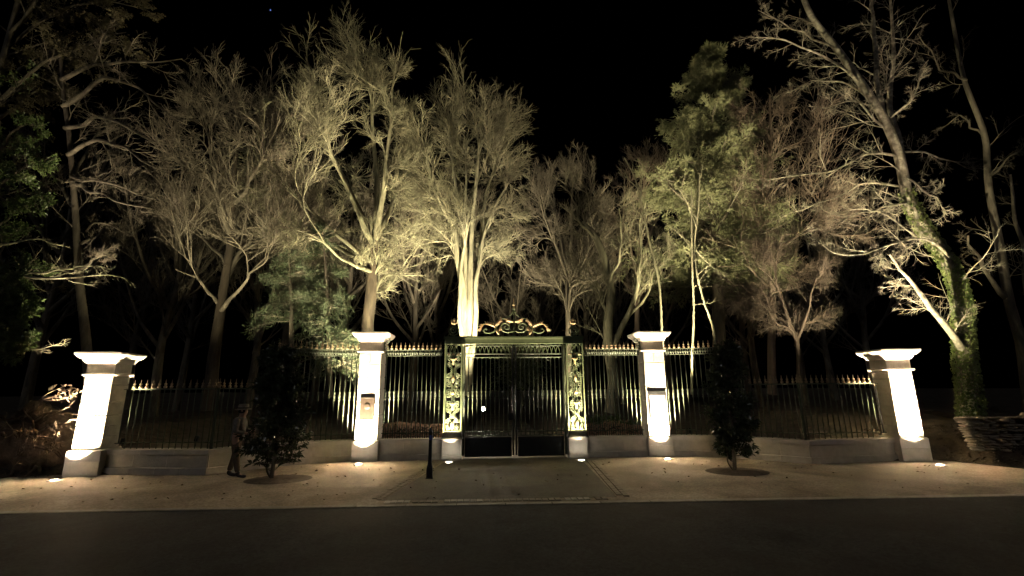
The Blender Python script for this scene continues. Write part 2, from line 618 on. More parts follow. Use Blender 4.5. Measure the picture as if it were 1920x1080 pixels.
def sheet(name, pts, z, mat):
    b = MB()
    b.add([(x, y, z) for x, y in pts], [tuple(range(len(pts)))])
    return structure(b.build(name, mat))


sheet('ground', [(-400, -60), (400, -60), (400, 700), (-400, 700)], -.30, M_soil)
sheet('road', [(-70, -20), (70, -20), (70, 8.62), (-70, 9.98)], -.006, M_asphalt)     # kerb line drifts a little along the street


def kerb_y(x):
    return 9.27 - .0195 * x


sheet('forecourt', [(-45, kerb_y(-45) - .02), (45, kerb_y(45) - .02), (45, 15.2), (-45, 15.2)], 0, M_fore)
sheet('driveway', [(-2.92, 9.62), (1.70, 9.52), (1.98, 14.3), (1.62, 14.7), (1.62, 42), (-1.62, 42), (-1.62, 14.7), (-2.16, 14.25)], .004, M_drive)

WING = [(4.96, 14.86), (5.6, 14.70), (6.35, 14.36), (7.07, 13.85), (7.65, 13.36), (8.15, 12.90)]
RET = [(8.15, 12.90), (10.96, 13.22)]
_wx = [w[0] for w in WING]
_wy = [w[1] for w in WING]


def yline(x):
    """plan line the back of walls and banks follows"""
    ax = abs(x)
    if ax < 4.96:
        return 15.05
    if ax < 8.15:
        return float(np.interp(ax, _wx, _wy)) + .22
    if ax < 12:
        return 13.1
    if x < 0:
        return 12.75 - (ax - 12) * .12
    return max(13.0 - (ax - 12) * 2.1, 10.7)


def smooth(t):
    t = min(max(t, 0.0), 1.0)
    return t * t * (3 - 2 * t)


def hnoise(x, y):
    return (math.sin(x * 1.7 + y * .9) * .5 + math.sin(x * .63 - y * 1.31 + 2) * .7 + math.sin(x * 3.1 + y * 2.7 + 1) * .25) / 1.45


def terrain_z(x, y):
    d = y - yline(x)
    side = max(smooth((abs(x) - 1.75) / .5), smooth((y - 40) / 3)) if y > 14.6 else 1.0
    h = .50 + .06 * hnoise(x, y)
    if 2.2 < abs(x) < 4.6:
        h += .30 * smooth((d - .2) / .9) * smooth((4.9 - d) / 3) * (1 + .35 * hnoise(x * 2.2, y * 2.2))
    if abs(x) > 11.6:
        h += .40 * smooth((abs(x) - 11.6) / 1.5) * smooth(d / 2.0) * (1 + .3 * hnoise(x * 2, y * 2))
    h += .010 * max(d, 0) * min(abs(x) / 6, 1)
    w = 2.2 if abs(x) > 11.6 else .35
    return -.16 + (h + .16) * smooth(d / w + .05) * side


def make_terrain():
    xs = np.concatenate([np.linspace(-70, -18, 18), np.linspace(-17.5, 17.5, 141), np.linspace(18, 70, 18)])
    ys = np.concatenate([np.linspace(10.2, 20, 60), np.linspace(20.6, 45, 30), np.linspace(48, 110, 14)])
    V = [(x, y, terrain_z(x, y)) for y in ys for x in xs]
    n = len(xs)
    Q = [(j * n + i, j * n + i + 1, (j + 1) * n + i + 1, (j + 1) * n + i) for j in range(len(ys) - 1) for i in range(n - 1)]
    return structure(link('woodland_floor', np_mesh('woodland_floor', np.array(V), np.array(Q)), M_soil))


make_terrain()

# flush kerb stones along the road edge, each its own stone
random.seed(4)
kerb = structure(bpy.data.objects.new('road_kerb', None))
COL.objects.link(kerb)
x = -16.0
while x < 16:
    ln = random.choice((.88, .92, .95))
    pale = any(abs(x + ln / 2 - q) < .5 for q in ())
    b = MB().box((0, 0, -.050), (ln - .012, .15, .11), .006)
    o = b.build('kerb_stone', M_kerb, kerb, loc=(x + ln / 2, kerb_y(x + ln / 2) - .07, random.uniform(-.002, .002)))
    o.rotation_euler = (0, 0, -.0195)
    x += ln
# granite sett margins either side of the drive, and the setts across its mouth
SETT = MB().box((0, 0, 0), (.19, .115, .05), .008).mesh('sett')
SETT.materials.append(M_sett)
SETTP = MB().box((0, 0, 0), (.19, .115, .05), .008).mesh('sett')
SETTP.materials.append(M_pale)
edging = structure(bpy.data.objects.new('driveway_edging', None))
COL.objects.link(edging)


def sett_strip(p0, p1, width, rows):
    p0, p1 = Vector(p0), Vector(p1)
    d = (p1 - p0)
    n = int(d.length / .202)
    d.normalize()
    s = Vector((-d.y, d.x))
    a = math.atan2(d.y, d.x)
    for r in range(rows):
        for i in range(n):
            p = p0 + d * ((i + .5 + .5 * (r % 2)) * .202) + s * (r - (rows - 1) / 2) * width / rows
            o = link('sett', SETT, None, edging, (p.x, p.y, -.012 + random.uniform(-.002, .005)), a + random.uniform(-.02, .02))


sett_strip((-2.38, 14.2), (-3.06, 9.62), .26, 2)
sett_strip((2.22, 14.3), (1.84, 9.52), .26, 2)
for (x0, x1, mm) in ((-2.85, -2.35, SETTP), (-2.3, -1.72, SETT), (-1.7, -.95, SETTP), (-.93, 0.62, SETT), (.64, 1.22, SETTP), (1.24, 1.6, SETT)):
    n = int((x1 - x0) / .125)
    for i in range(n):
        for r in range(1):
            xx = x0 + (i + .5) * .125
            link('sett', mm, None, edging, (xx, kerb_y(xx) + .20 + r * .2, -.014 + random.uniform(-.002, .004)), math.pi / 2 + random.uniform(-.03, .03))


# ------------------------------------------------------------------ walls and pillars
def plan_block(mb, q, z0, z1, b=.008):
    """a stone with a four-cornered plan and softened top and bottom edges"""
    c = (sum(p[0] for p in q) / 4, sum(p[1] for p in q) / 4)

    def ins(k):
        out = []
        for p in q:
            dx, dy = c[0] - p[0], c[1] - p[1]
            L = math.hypot(dx, dy)
            out.append((p[0] + dx / L * k, p[1] + dy / L * k))
        return out
    rings = [(ins(b * 1.5), z0), (q, z0 + b), (q, z1 - b), (ins(b * 1.5), z1)]
    vs = [(p[0], p[1], z) for r, z in rings for p in r]
    fs = [(3, 2, 1, 0), (12, 13, 14, 15)]
    for i in range(3):
        for k in range(4):
            fs.append((i * 4 + k, i * 4 + (k + 1) % 4, i * 4 + 4 + (k + 1) % 4, i * 4 + 4 + k))
    mb.add(vs, fs)


def resample(path, step):
    P = catmull([(p[0], p[1], 0) for p in path], 200)[:, :2]
    seg = np.linalg.norm(np.diff(P, axis=0), axis=1)
    cum = np.concatenate([[0], np.cumsum(seg)])
    n = max(1, int(round(cum[-1] / step)))
    s = np.linspace(0, cum[-1], n + 1)
    return np.stack([np.interp(s, cum, P[:, 0]), np.interp(s, cum, P[:, 1])], 1)


def offset(P, d):
    T = np.gradient(P, axis=0)
    T = T / np.linalg.norm(T, axis=1, keepdims=True)
    return P + np.stack([-T[:, 1], T[:, 0]], 1) * d     # left of the direction = behind the wall


def stone_wall(label, path, sx, group, top=.62):
    """coping, main course and base course, each stone its own block"""
    P0 = resample(path, .05)
    root = thing('dwarf_wall', label, 'wall', (0, 0, 0), 0, group)
    for (f0, f1, z0, z1, step, nm, mat) in ((0.0, .42, -.05, .17, .78, 'base_stone', M_wall), (.05, .37, .172, .495, .92, 'wall_stone', M_wall),
                                            (.005, .415, .497, top, 1.05, 'coping_stone', M_cap)):
        cum = np.concatenate([[0], np.cumsum(np.linalg.norm(np.diff(P0, axis=0), axis=1))])
        n = max(1, int(round(cum[-1] / step)))
        marks = np.linspace(0, cum[-1], n + 1)
        if nm == 'wall_stone' and n > 1:
            marks[1:-1] += .22 * step
        fr, bk = offset(P0, f0), offset(P0, f1)

        def pt(A, s):
            return (sx * float(np.interp(s, cum, A[:, 0])), float(np.interp(s, cum, A[:, 1])))
        for a, c in zip(marks[:-1], marks[1:]):
            b = MB()
            m = 2 if (c - a) > .6 else 1        # stones on the curve bend once
            ss = np.linspace(a + .002, c - .002, m + 1)
            # one closed block with m plan segments
            ring_f = [pt(fr, s) for s in ss]
            ring_b = [pt(bk, s) for s in ss]
            loop = ring_f + ring_b[::-1]
            bev = .007
            cx_ = sum(p[0] for p in loop) / len(loop)
            cy_ = sum(p[1] for p in loop) / len(loop)

            def ins(k):
                o_ = []
                for p in loop:
                    dx, dy = cx_ - p[0], cy_ - p[1]
                    L = math.hypot(dx, dy)
                    o_.append((p[0] + dx / L * k, p[1] + dy / L * k))
                return o_
            N = len(loop)
            rings = [(ins(bev), z0), (loop, z0 + bev), (loop, z1 - bev), (ins(bev), z1)]
            vs = [(p[0], p[1], z) for r, z in rings for p in r]
            fs = [tuple(range(N))[::-1], tuple(3 * N + k for k in range(N))]
            for i in range(3):
                for k in range(N):
                    fs.append((i * N + k, i * N + (k + 1) % N, (i + 1) * N + (k + 1) % N, (i + 1) * N + k))
            b.add(vs, fs)
            b.build(nm, mat, root)
    return root


stone_wall('curved low granite wall sweeping out left of the inscribed pillar', WING, -1, 'low granite walls')
stone_wall('curved low granite wall sweeping out right of the notice pillar', WING, 1, 'low granite walls')
stone_wall('straight low granite wall beside the far left pillar', RET, -1, 'low granite walls')
stone_wall('straight low granite wall beside the far right pillar', RET, 1, 'low granite walls')
stone_wall('short low granite wall between plaque pillar and left gate column', [(2.30, 14.86), (4.21, 14.86)], -1, 'low granite walls')
stone_wall('short low granite wall between notice pillar and right gate column', [(2.30, 14.86), (4.21, 14.86)], 1, 'low granite walls')


def pillar(label, X, Yf, zb, zt, ztop, w, wp, rotz, courses, seed):
    rnd = random.Random(seed)
    hw = w / 2
    root = thing('stone_pillar', label, 'pillar', (X, Yf + hw, 0), rotz, 'granite entrance pillars')
    hp = wp / 2 + .02
    zc = zb * .55
    MB().sq([(hp - .01, hp - .01, -.05), (hp, hp, -.04), (hp, hp, zc - .006), (hp - .006, hp - .006, zc)]).build('plinth_stone', M_wall, root)
    MB().sq([(hp - .006, hp - .006, zc + .001), (hp, hp, zc + .007), (hp, hp, zb - .03), (hp - .02, hp - .02, zb - .006), (hp - .035, hp - .035, zb)]).build('plinth_stone', M_cap, root)
    core = MB().sq([(hw - .03, hw - .03, zb), (hw - .03, hw - .03, zt)]).build('mortar_core', M_wall, root)
    z = zb
    total = sum(c[0] for c in courses)
    for (h, split) in courses:
        h = h / total * (zt - zb)
        z1 = z + h
        xs = [-hw] + [s * w - hw for s in split] + [hw]
        for a, c in zip(xs[:-1], xs[1:]):
            j = rnd.uniform(-.004, .004)
            b = MB().box(((a + c) / 2, 0, (z + z1) / 2), (c - a - .014, w + j, h - .014), .012)
            b.build('ashlar_block', M_stone, root)
        z = z1
    # astragal, frieze, cornice
    H = ztop - zt
    s = H / .66
    MB().sq([(hw + .005, hw + .005, zt), (hw + .05, hw + .05, zt + .015 * s), (hw + .06, hw + .06, zt + .045 * s), (hw + .045, hw + .045, zt + .07 * s), (hw + .0, hw + .0, zt + .08 * s)]).build('astragal', M_cap, root)
    MB().sq([(hw - .005, hw - .005, zt + .08 * s), (hw - .005, hw - .005, zt + .34 * s)]).build('frieze_block', M_stone, root)
    MB().sq([(hw + .0, hw + .0, zt + .34 * s), (hw + .035, hw + .035, zt + .35 * s), (hw + .05, hw + .05, zt + .38 * s), (hw + .075, hw + .075, zt + .42 * s), (hw + .085, hw + .085, zt + .45 * s), (hw + .075, hw + .075, zt + .452 * s)]).build('bed_mould', M_cap, root)
    MB().sq([(hw + .08, hw + .08, zt + .452 * s), (hw + .125, hw + .125, zt + .47 * s), (hw + .165, hw + .165, zt + .51 * s), (hw + .20, hw + .20, zt + .56 * s), (hw + .215, hw + .215, zt + .58 * s),
             (hw + .215, hw + .215, zt + .625 * s), (hw + .18, hw + .18, zt + .635 * s), (.02, .02, zt + .70 * s)]).build('cornice', M_cap, root)
    return root


IC = [(.34, (.42,)), (.40, ()), (.36, (.55,)), (.42, ()), (.36, (.45,)), (.40, ()), (.34, (.5,))]
OC = [(.34, ()), (.30, (.45,)), (.30, ()), (.38, (.6,)), (.50, ()), (.24, ())]
pl_l = pillar('tall granite pillar with bronze plaque, left of the gate', -4.595, 14.794, .607, 3.275, 3.95, .695, .76, 0, IC, 1)
pl_r = pillar('tall granite pillar with framed notice, right of the gate', 4.595, 14.794, .607, 3.275, 3.95, .695, .76, 0, IC, 2)
po_l = pillar('shorter granite pillar at the far left end of the railings', -11.38, 13.045, .655, 2.54, 3.2, .695, .76, .10, OC, 3)
po_r = pillar('shorter granite pillar at the far right end of the railings', 11.38, 13.045, .655, 2.54, 3.2, .695, .76, -.10, OC, 4)

# plaque and notice, fixed on the pillar fronts
b = MB().box((0, 0, 0), (.44, .03, .68), .008)
plq = b.build('wall_plaque', M_bronze, None, loc=(-4.60, 14.779, 1.55))
tag(plq, 'dark bronze plaque fixed to the tall pillar left of the gate', 'plaque')
for (cx_, cz_, sx_, sz_) in ((0, .325, .42, .02), (0, -.325, .42, .02), (-.205, 0, .02, .63), (.205, 0, .02, .63)):
    MB().box((cx_, -.018, cz_), (sx_, .012, sz_), .004).build('raised_border', M_bronze, plq)
MB().lathe([(.10, 0), (.10, .004), (.085, .012), (.03, .016), (.001, .017)], n=20).build('raised_boss', M_bronze, plq, smooth=True, loc=(0, -.0152, .08)).rotation_euler = (math.radians(90), 0, 0)
ntc = thing('notice_board', 'dark framed pale notice board on the tall pillar right of the gate', 'notice board', (4.60, 14.779, 1.58))
ntc.scale = (1.08, 1, 1.18)
MB().box((0, 0, -.04), (.44, .02, .56), .003).build('backing_board', M_board, ntc)
for (cx_, cz_, sx_, sz_) in ((0, .30, .54, .11), (0, -.335, .54, .035), (-.252, -.02, .036, .60), (.252, -.02, .036, .60)):
    MB().box((cx_, -.004, cz_), (sx_, .034, sz_), .004).build('frame_bar', M_black, ntc)


# ------------------------------------------------------------------ ironwork
def spiral(cu, cz, r0, r1, a0, turns, n=16):
    return [(cu + (r0 + (r1 - r0) * t) * math.cos(a0 + 2 * math.pi * turns * t), 0, cz + (r0 + (r1 - r0) * t) * math.sin(a0 + 2 * math.pi * turns * t)) for t in [i / n for i in range(n + 1)]]


def arc(cu, cz, ru, rz, a0, a1, n=10):
    return [(cu + ru * math.cos(a0 + (a1 - a0) * i / n), 0, cz + rz * math.sin(a0 + (a1 - a0) * i / n)) for i in range(n + 1)]


FINIAL = MB().lathe([(.016, -.01), (.034, .012), (.046, .04), (.034, .066), (.016, .08), (.030, .102), (.036, .122), (.020, .138), (.009, .15), (.009, .20), (.002, .245)], n=8).mesh('finial', True)
FINIAL.materials.append(M_gold)
COLLAR = MB().lathe([(.014, -.14), (.030, -.13), (.036, -.10), (.022, -.08), (.032, -.04), (.042, 0), (.032, .04), (.022, .08), (.036, .10), (.030, .13), (.014, .14)], n=7).mesh('collar', True)
COLLAR.materials.append(M_iron)
_bars = {}


def bar_mesh(length, r):
    k = (round(length, 3), r)
    if k not in _bars:
        me = MB().lathe([(r, 0), (r, length)], n=6).mesh('bar', True)
        me.materials.append(M_iron)
        _bars[k] = me
    return _bars[k]


def railing(label, path, sx, z0, z1, spacing, tall, inset=.2, frieze=True, collars=True, dogs=True):
    P = offset(resample(path, .04), inset)
    cum = np.concatenate([[0], np.cumsum(np.linalg.norm(np.diff(P, axis=0), axis=1))])
    n = int(cum[-1] / spacing)
    c0 = (sx * P[len(P) // 2][0], P[len(P) // 2][1], z0)
    root = thing('iron_railing', label, 'railing', c0, 0, 'iron railings between pillars')

    def pt(s, z):
        return (sx * float(np.interp(s, cum, P[:, 0])) - c0[0], float(np.interp(s, cum, P[:, 1])) - c0[1], z - z0)
    zr = z1
    zb = z1 - (.20 if tall else 0)
    st = np.linspace(.01, cum[-1] - .01, max(2, int(cum[-1] / .25) + 1))
    for (z, r, nm) in ((z1 - .015, .026, 'top_rail'), (z1 - .20, .020, 'second_rail'), (z0 + .16, .018, 'bottom_rail')):
        if nm == 'second_rail' and not tall:
            continue
        b = MB()
        b.tube([pt(s, z) for s in st], [r] * len(st), 4)
        b.build(nm, M_iron, root)
    if tall and frieze:
        m = int(cum[-1] / .075)
        for i in range(m):
            s = (i + .5) * cum[-1] / m
            q = pt(s, z1 - .105)
            o = link('frieze_ball', KNOB, None, root, q)
    for i in range(n):
        s = (i + .5) * cum[-1] / n
        q = pt(s, z0)
        bar = link('bar', bar_mesh(zr - z0 - (.20 if tall else 0), .0155 if tall else .013), None, root, q)
        link('finial', FINIAL, None, bar, (0, 0, zr - z0 + .005))
        if collars:
            link('collar', COLLAR, None, bar, (0, 0, 1.93 - z0))
        if dogs and i < n - 1:
            s2 = s + .5 * cum[-1] / n
            d = link('dog_bar', DOG, None, root, pt(s2, z0))
    return root


KNOB = MB().lathe([(.008, -.075), (.020, -.05), (.034, -.02), (.038, 0), (.034, .02), (.020, .05), (.008, .075)], n=6).mesh('frieze_ball', True)
KNOB.materials.append(M_iron)
DOG = MB().lathe([(.011, 0), (.011, .30), (.020, .315), (.011, .33), (.002, .40)], n=5).mesh('dog_bar', True)
DOG.materials.append(M_black)  # black puts the shade low on the railing into the colour

railing('tall green railing between plaque pillar and left gate column', [(2.34, 14.86), (4.20, 14.86)], -1, .625, 3.39, .143, True)
railing('tall green railing between notice pillar and right gate column', [(2.34, 14.86), (4.20, 14.86)], 1, .625, 3.39, .143, True)
TALLW, LOWW = WING[:4], WING[3:]
railing('tall curved railing left of the plaque pillar, behind the left shrub', TALLW, -1, .625, 3.39, .150, True, dogs=False)
railing('tall curved railing right of the notice pillar, behind the right shrub', TALLW, 1, .625, 3.39, .150, True, dogs=False)
railing('low railing between left shrub and left corner post', LOWW, -1, .625, 2.2, .137, False, collars=False, dogs=False)
railing('low railing between right shrub and right corner post', LOWW, 1, .625, 2.2, .137, False, collars=False, dogs=False)
railing('low railing between far left pillar and left corner post', [(8.25, 12.92), (10.75, 13.2)], -1, .625, 2.2, .175, False, collars=False, dogs=False)
railing('low railing between far right pillar and right corner post', [(8.25, 12.92), (10.75, 13.2)], 1, .625, 2.2, .175, False, collars=False, dogs=False)
for sx, lab in ((-1, 'left'), (1, 'right')):
    for (px_, py_, zt_, l2) in ((8.20, 13.12, 2.22, 'slender iron post at the %s corner of the low railings'), (7.02, 14.02, 3.42, 'tall iron post ending the %s tall curved railing')):
        r = thing('railing_post', l2 % lab, 'post', (sx * px_, py_, .62), 0, 'railing posts')
        MB().box((0, 0, (zt_ - .62) / 2), (.045, .045, zt_ - .62), .004).build('shaft', M_iron, r)
        link('finial', FINIAL, None, r, (0, 0, zt_ - .61))
    # black iron frame bracket fixed to the side of the outer pillar
    fr = thing('fixing_frame', 'thin black iron bar frame on the inner side of the far %s pillar' % lab, 'bracket', (sx * 10.86, 13.45, .62))
    MB().box((-sx * .0, 0, .85), (.022, .022, 1.45), .003).build('upright', M_black, fr)
    MB().box((-sx * .0, 0, 1.56), (.18, .022, .022), .003).build('arm', M_black, fr)
    MB().box((-sx * .0, 0, .14), (.18, .022, .022), .003).build('arm', M_black, fr)
    # scrolled bracket on the gate-side face of the tall pillars
    sc = thing('scroll_bracket', 'curled iron bracket on the gate side of the tall %s pillar' % lab, 'bracket', (sx * 4.16, 15.0, 3.55))
    b = MB()
    b.tube([(sx * p[0], p[1], p[2]) for p in spiral(-.04, .12, .11, .02, -1.2, 1.4)], .020, 6)
    b.build('upper_scroll', M_iron, sc, True)
    b = MB()
    b.tube([(sx * p[0], p[1], p[2]) for p in spiral(-.03, -.12, .09, .018, 1.2, -1.4)], .018, 6)
    b.build('lower_scroll', M_iron, sc, True)
    MB().box((sx * .06, 0, 0), (.04, .04, .55), .005).build('back_bar', M_iron, sc)

# gate columns --------------------------------------------------------
BUD = MB().lathe([(.004, -.12), (.022, -.10), (.020, -.05), (.034, -.01), (.042, .03), (.030, .08), (.012, .12), (.002, .15)], n=8).mesh('gilded_bud', True)
BUD.materials.append(M_gilt)
_b = MB().lathe([(.004, -.13), (.020, -.11), (.026, -.04), (.020, .02), (.030, .06), (.014, .10), (.002, .12)], n=8)
for s in (-1, 1):
    _b.tube([(0, 0, .02), (s * .04, -.005, .05), (s * .075, -.008, .08), (s * .10, -.005, .06)], [.020, .026, .020, .006], 6)
FLEUR = _b.mesh('gilded_fleur', True)
FLEUR.materials.append(M_gilt)
_b = MB().lathe([(.055, 0), (.052, .012), (.03, .024), (.002, .03)], n=12)
ROSE = _b.mesh('gilded_rosette', True)
ROSE.materials.append(M_gilt)
PYR = MB().sq([(.055, .02, 0), (.004, .004, .07)]).mesh('gilded_point')
PYR.materials.append(M_gilt)


def tube_mesh(name, pts, r, n=5, mat=M_col):
    me = MB().tube(pts, r, n).mesh(name, True)
    me.materials.append(mat)
    return me


SCR = {}
for s in (-1, 1):
    for v in (-1, 1):
        pts = [(s * p[0], p[1], v * p[2]) for p in ([(.03, 0, -.13), (.035, 0, -.05)] + spiral(.125, .02, .085, .018, math.pi, -1.45, 18))]
        SCR[(s, v)] = tube_mesh('scroll', pts, .0125)
DIAM = tube_mesh('diamond', [(0, 0, .085), (.085, 0, 0), (0, 0, -.085), (-.085, 0, 0), (0, 0, .085)], .015, 4)
RING = tube_mesh('ring', arc(0, 0, .035, .035, 0, 2 * math.pi, 12), .011)
ARC_L = {s: tube_mesh('lattice_arc', [(s * p[0], p[1], p[2]) for p in arc(.23, 0, .20, .21, math.pi / 2, 3 * math.pi / 2, 10)], .014) for s in (-1, 1)}
DIAG = {s: tube_mesh('lattice_bar', [(s * -.225, 0, -.16), (s * .225, 0, .16)], .013, 4) for s in (-1, 1)}


def gate_column(sx, lab):
    X = sx * 1.96
    root = thing('gate_column', 'openwork green iron gate column with gilded ornament, %s of the gate' % lab, 'gate column', (X, 14.97, 0), 0, 'iron gate columns')
    hw, hd = .285, .24
    zc = .30
    MB().sq([(hw + .02, hd + .05, -.05), (hw + .02, hd + .05, .15), (hw + .015, hd + .045, .156)]).build('plinth_stone', M_wall, root)
    MB().sq([(hw + .012, hd + .042, .158), (hw + .018, hd + .048, .164), (hw + .018, hd + .048, .60), (hw, hd + .03, .615)]).build('plinth_stone', M_cap, root)
    MB().sq([(hw + .05, hd + .11, .616), (hw + .05, hd + .11, .64), (hw + .02, hd + .06, .70), (hw + .0, hd + .02, .77), (hw - .002, hd - .002, .815)]).build('cast_base', M_black, root)
    for (ax, ay) in ((-1, -1), (1, -1), (1, 1), (-1, 1)):
        MB().box((ax * (hw - .022), ay * (hd - .022), (.815 + 3.55) / 2), (.044, .044, 3.55 - .815), .006).build('corner_upright', M_col, root)
    for z in (.845, 3.175, 3.255):
        for ay in (-1, 1):
            MB().box((0, ay * (hd - .022), z), (2 * hw - .09, .036, .026), .004).build('cross_rail', M_col, root)
    for ay in (-1, 1):
        y = ay * (hd - .022)

        def put(nm, me, z, u=0, dy=0):
            return link(nm, me, None, root, (u, y - dy, z))
        for z, v in ((3.05, 1), (2.93, -1), (2.52, 1), (2.42, -1), (2.22, 1), (2.10, -1), (1.90, 1), (1.72, -1), (1.60, 1), (1.50, -1), (1.12, 1), (.99, -1)):
            for s in (-1, 1):
                put('scroll', SCR[(s, v)], z)
        for z in (2.70, 1.32):
            put('diamond', DIAM, z)
            put('ring', RING, z)
            for s in (-1, 1):
                put('lattice_bar', DIAG[s], z)
                put('lattice_arc', ARC_L[s], z)
        if ay < 0:
            put('gilded_fleur', FLEUR, 2.99, 0, .02)
            put('gilded_bud', BUD, 2.42, 0, .02)
            o = put('gilded_rosette', ROSE, 1.99, 0, .01)
            o.rotation_euler = (math.radians(90), 0, 0)
            put('gilded_fleur', FLEUR, 1.60, 0, .02)
            put('gilded_bud', BUD, 1.00, 0, .02)
            for u in (-.15, 0, .15):
                put('gilded_point', PYR, 3.185, u, .02)
        for i in range(-1, 2):
            put('frieze_arch', ARCH, 3.27, i * .14)
    return root


ARCH = tube_mesh('frieze_arch', arc(0, 0, .13, .27, 0, math.pi, 12), .0115)
gate_column(-1, 'left')
gate_column(1, 'right')

# overthrow -----------------------------------------------------------
over = thing('gate_overthrow', 'green iron beam with scrolled gilded crest spanning the gate columns', 'gate overthrow', (0, 14.90, 3.55))
MB().sq([(2.27, .058, .002), (2.275, .062, .02), (2.27, .058, .03), (2.27, .058, .15), (2.29, .064, .18), (2.295, .066, .20), (2.295, .066, .235), (2.27, .05, .25)]).build('beam', M_col, over)
CU, KPX = 965.3, 1.0


def crest_pt(zx, zy, s=1, y=0):
    p = at(830 + zx / 6.857, 550 + zy / 6.857, 14.97)
    c = at(830 + 928 / 6.857, 550 + zy / 6.857, 14.97)
    return (s * abs(p[0] - c[0]) if zx != 928 else 0.0, y, p[2] - 3.55)


def curve(name, pts, r, s, mat, n=6, k=24, y=-.06):
    w = catmull([crest_pt(a, b_, s, y) for a, b_ in pts], k)
    rr = r if not hasattr(r, '__len__') else np.interp(np.linspace(0, 1, k), np.linspace(0, 1, len(r)), r)
    return MB().tube([tuple(q) for q in w], [float(rr)] * k if not hasattr(rr, '__len__') else [float(q) for q in rr], n).build(name, mat, over, True)


def acanthus(pts, s, w, lobes=5, down=1):
    C = catmull([crest_pt(a, b_, s, -.07) for a, b_ in pts], 20)
    b = MB()
    b.tube([tuple(q) for q in C], [float(w * (.45 + .75 * math.sin(math.pi * min(1, t * 1.1 + .05)) ** .8) * (1 - .55 * t)) for t in np.linspace(0, 1, 20)], 6)
    for i in range(lobes):
        t = .12 + .75 * i / lobes
        k = int(t * 19)
        tg = norm(C[min(k + 1, 19)] - C[max(k - 1, 0)])
        nn = np.array([-tg[2], 0, tg[0]]) * s * down
        for sd in (1, -.6):
            l = w * (2.3 - 1.0 * t)
            p0 = C[k]
            p1 = p0 + nn * sd * l * .6 + tg * l * .5
            p2 = p0 + nn * sd * l + tg * l * 1.1 + np.array([0, -.02, 0])
            b.tube([tuple(p0), tuple(p1), tuple(p2)], [w * .55, w * .5, .004], 5)
    b.build('gilded_leaf', M_gilt, over, True)


MB().box((0, 0, .95 - .3), (.055, .055, .98), .006).build('centre_post', M_col, over)
zt = crest_pt(928, 165)[2]
MB().lathe([(.014, -.10), (.05, -.085), (.055, -.06), (.03, -.04), (.030, -.02), (.058, .0), (.062, .025), (.048, .06), (.022, .085), (.030, .11), (.016, .15), (.018, .19), (.004, .26)], n=10).build('gilded_finial', M_gilt, over, True, loc=(0, 0, zt))
MB().lathe([(.03, -.02), (.075, -.01), (.075, .02), (.03, .03)], n=10).build('finial_ring', M_col, over, True, loc=(0, 0, crest_pt(928, 212)[2]))
for s in (-1, 1):
    curve('stay', [(915, 240), (890, 285), (840, 318), (760, 338)], 0.022, s, M_col)
    curve('big_scroll', [(905, 492), (850, 507), (790, 490), (765, 440), (785, 400), (830, 393), (868, 430), (848, 468), (815, 460), (808, 436), (828, 428)], 0.027, s, M_col, k=40)
    curve('outer_scroll', [(770, 345), (720, 420), (690, 450), (680, 492), (620, 517), (560, 508), (545, 480), (565, 462), (585, 478)], 0.024, s, M_col, k=32)
    curve('stem', [(930, 500), (880, 470), (840, 450)], 0.016, s, M_col)
    curve('foot', [(740, 548), (720, 500), (700, 440)], 0.020, s, M_col)
    curve('tip_stem', [(690, 440), (640, 405), (575, 398), (520, 425), (490, 480), (455, 495)], 0.019, s, M_col)
    acanthus([(695, 425), (720, 388), (748, 360), (772, 340), (758, 322)], s, .038, 4)
    acanthus([(915, 378), (872, 362), (830, 350), (805, 340)], s, .038, 4, -1)
    acanthus([(690, 440), (640, 412), (575, 398), (530, 415)], s, .040, 5)
    acanthus([(545, 405), (515, 430), (492, 480), (448, 478)], s, .034, 4)
    acanthus([(735, 535), (715, 500), (700, 462)], s, .032, 3)
    acanthus([(745, 490), (752, 455), (765, 430)], s, .028, 3)
    # scrolled finial over each column
    cx_ = s * 1.96
    b = MB()
    b.tube([(cx_ + s * p[0], -.05, p[2]) for p in spiral(.04, .44, .15, .03, -1.9, 1.7, 26)], .026, 6)
    b.build('column_scroll', M_col, over, True)
    b = MB()
    b.tube([(cx_ - s * q[0], -.05, q[1]) for q in ((-.2, .25), (-.17, .32), (.0, .27), (.12, .34), (.14, .46), (.06, .56), (.0, .62))], [.024] * 7, 6)
    b.build('column_scroll', M_col, over, True)
    b = MB()
    b.lathe([(.02, 0), (.05, .02), (.055, .06), (.03, .09), (.05, .13), (.055, .17), (.03, .21), (.005, .24)], (cx_, -.05, .62), 8)
    for q in (-1, 1):
        b.tube([(cx_, -.05, .64), (cx_ + q * .07, -.06, .68), (cx_ + q * .10, -.06, .76), (cx_ + q * .06, -.05, .80)], [.022, .026, .02, .006], 5)
    b.build('gilded_urn', M_gilt, over, True)

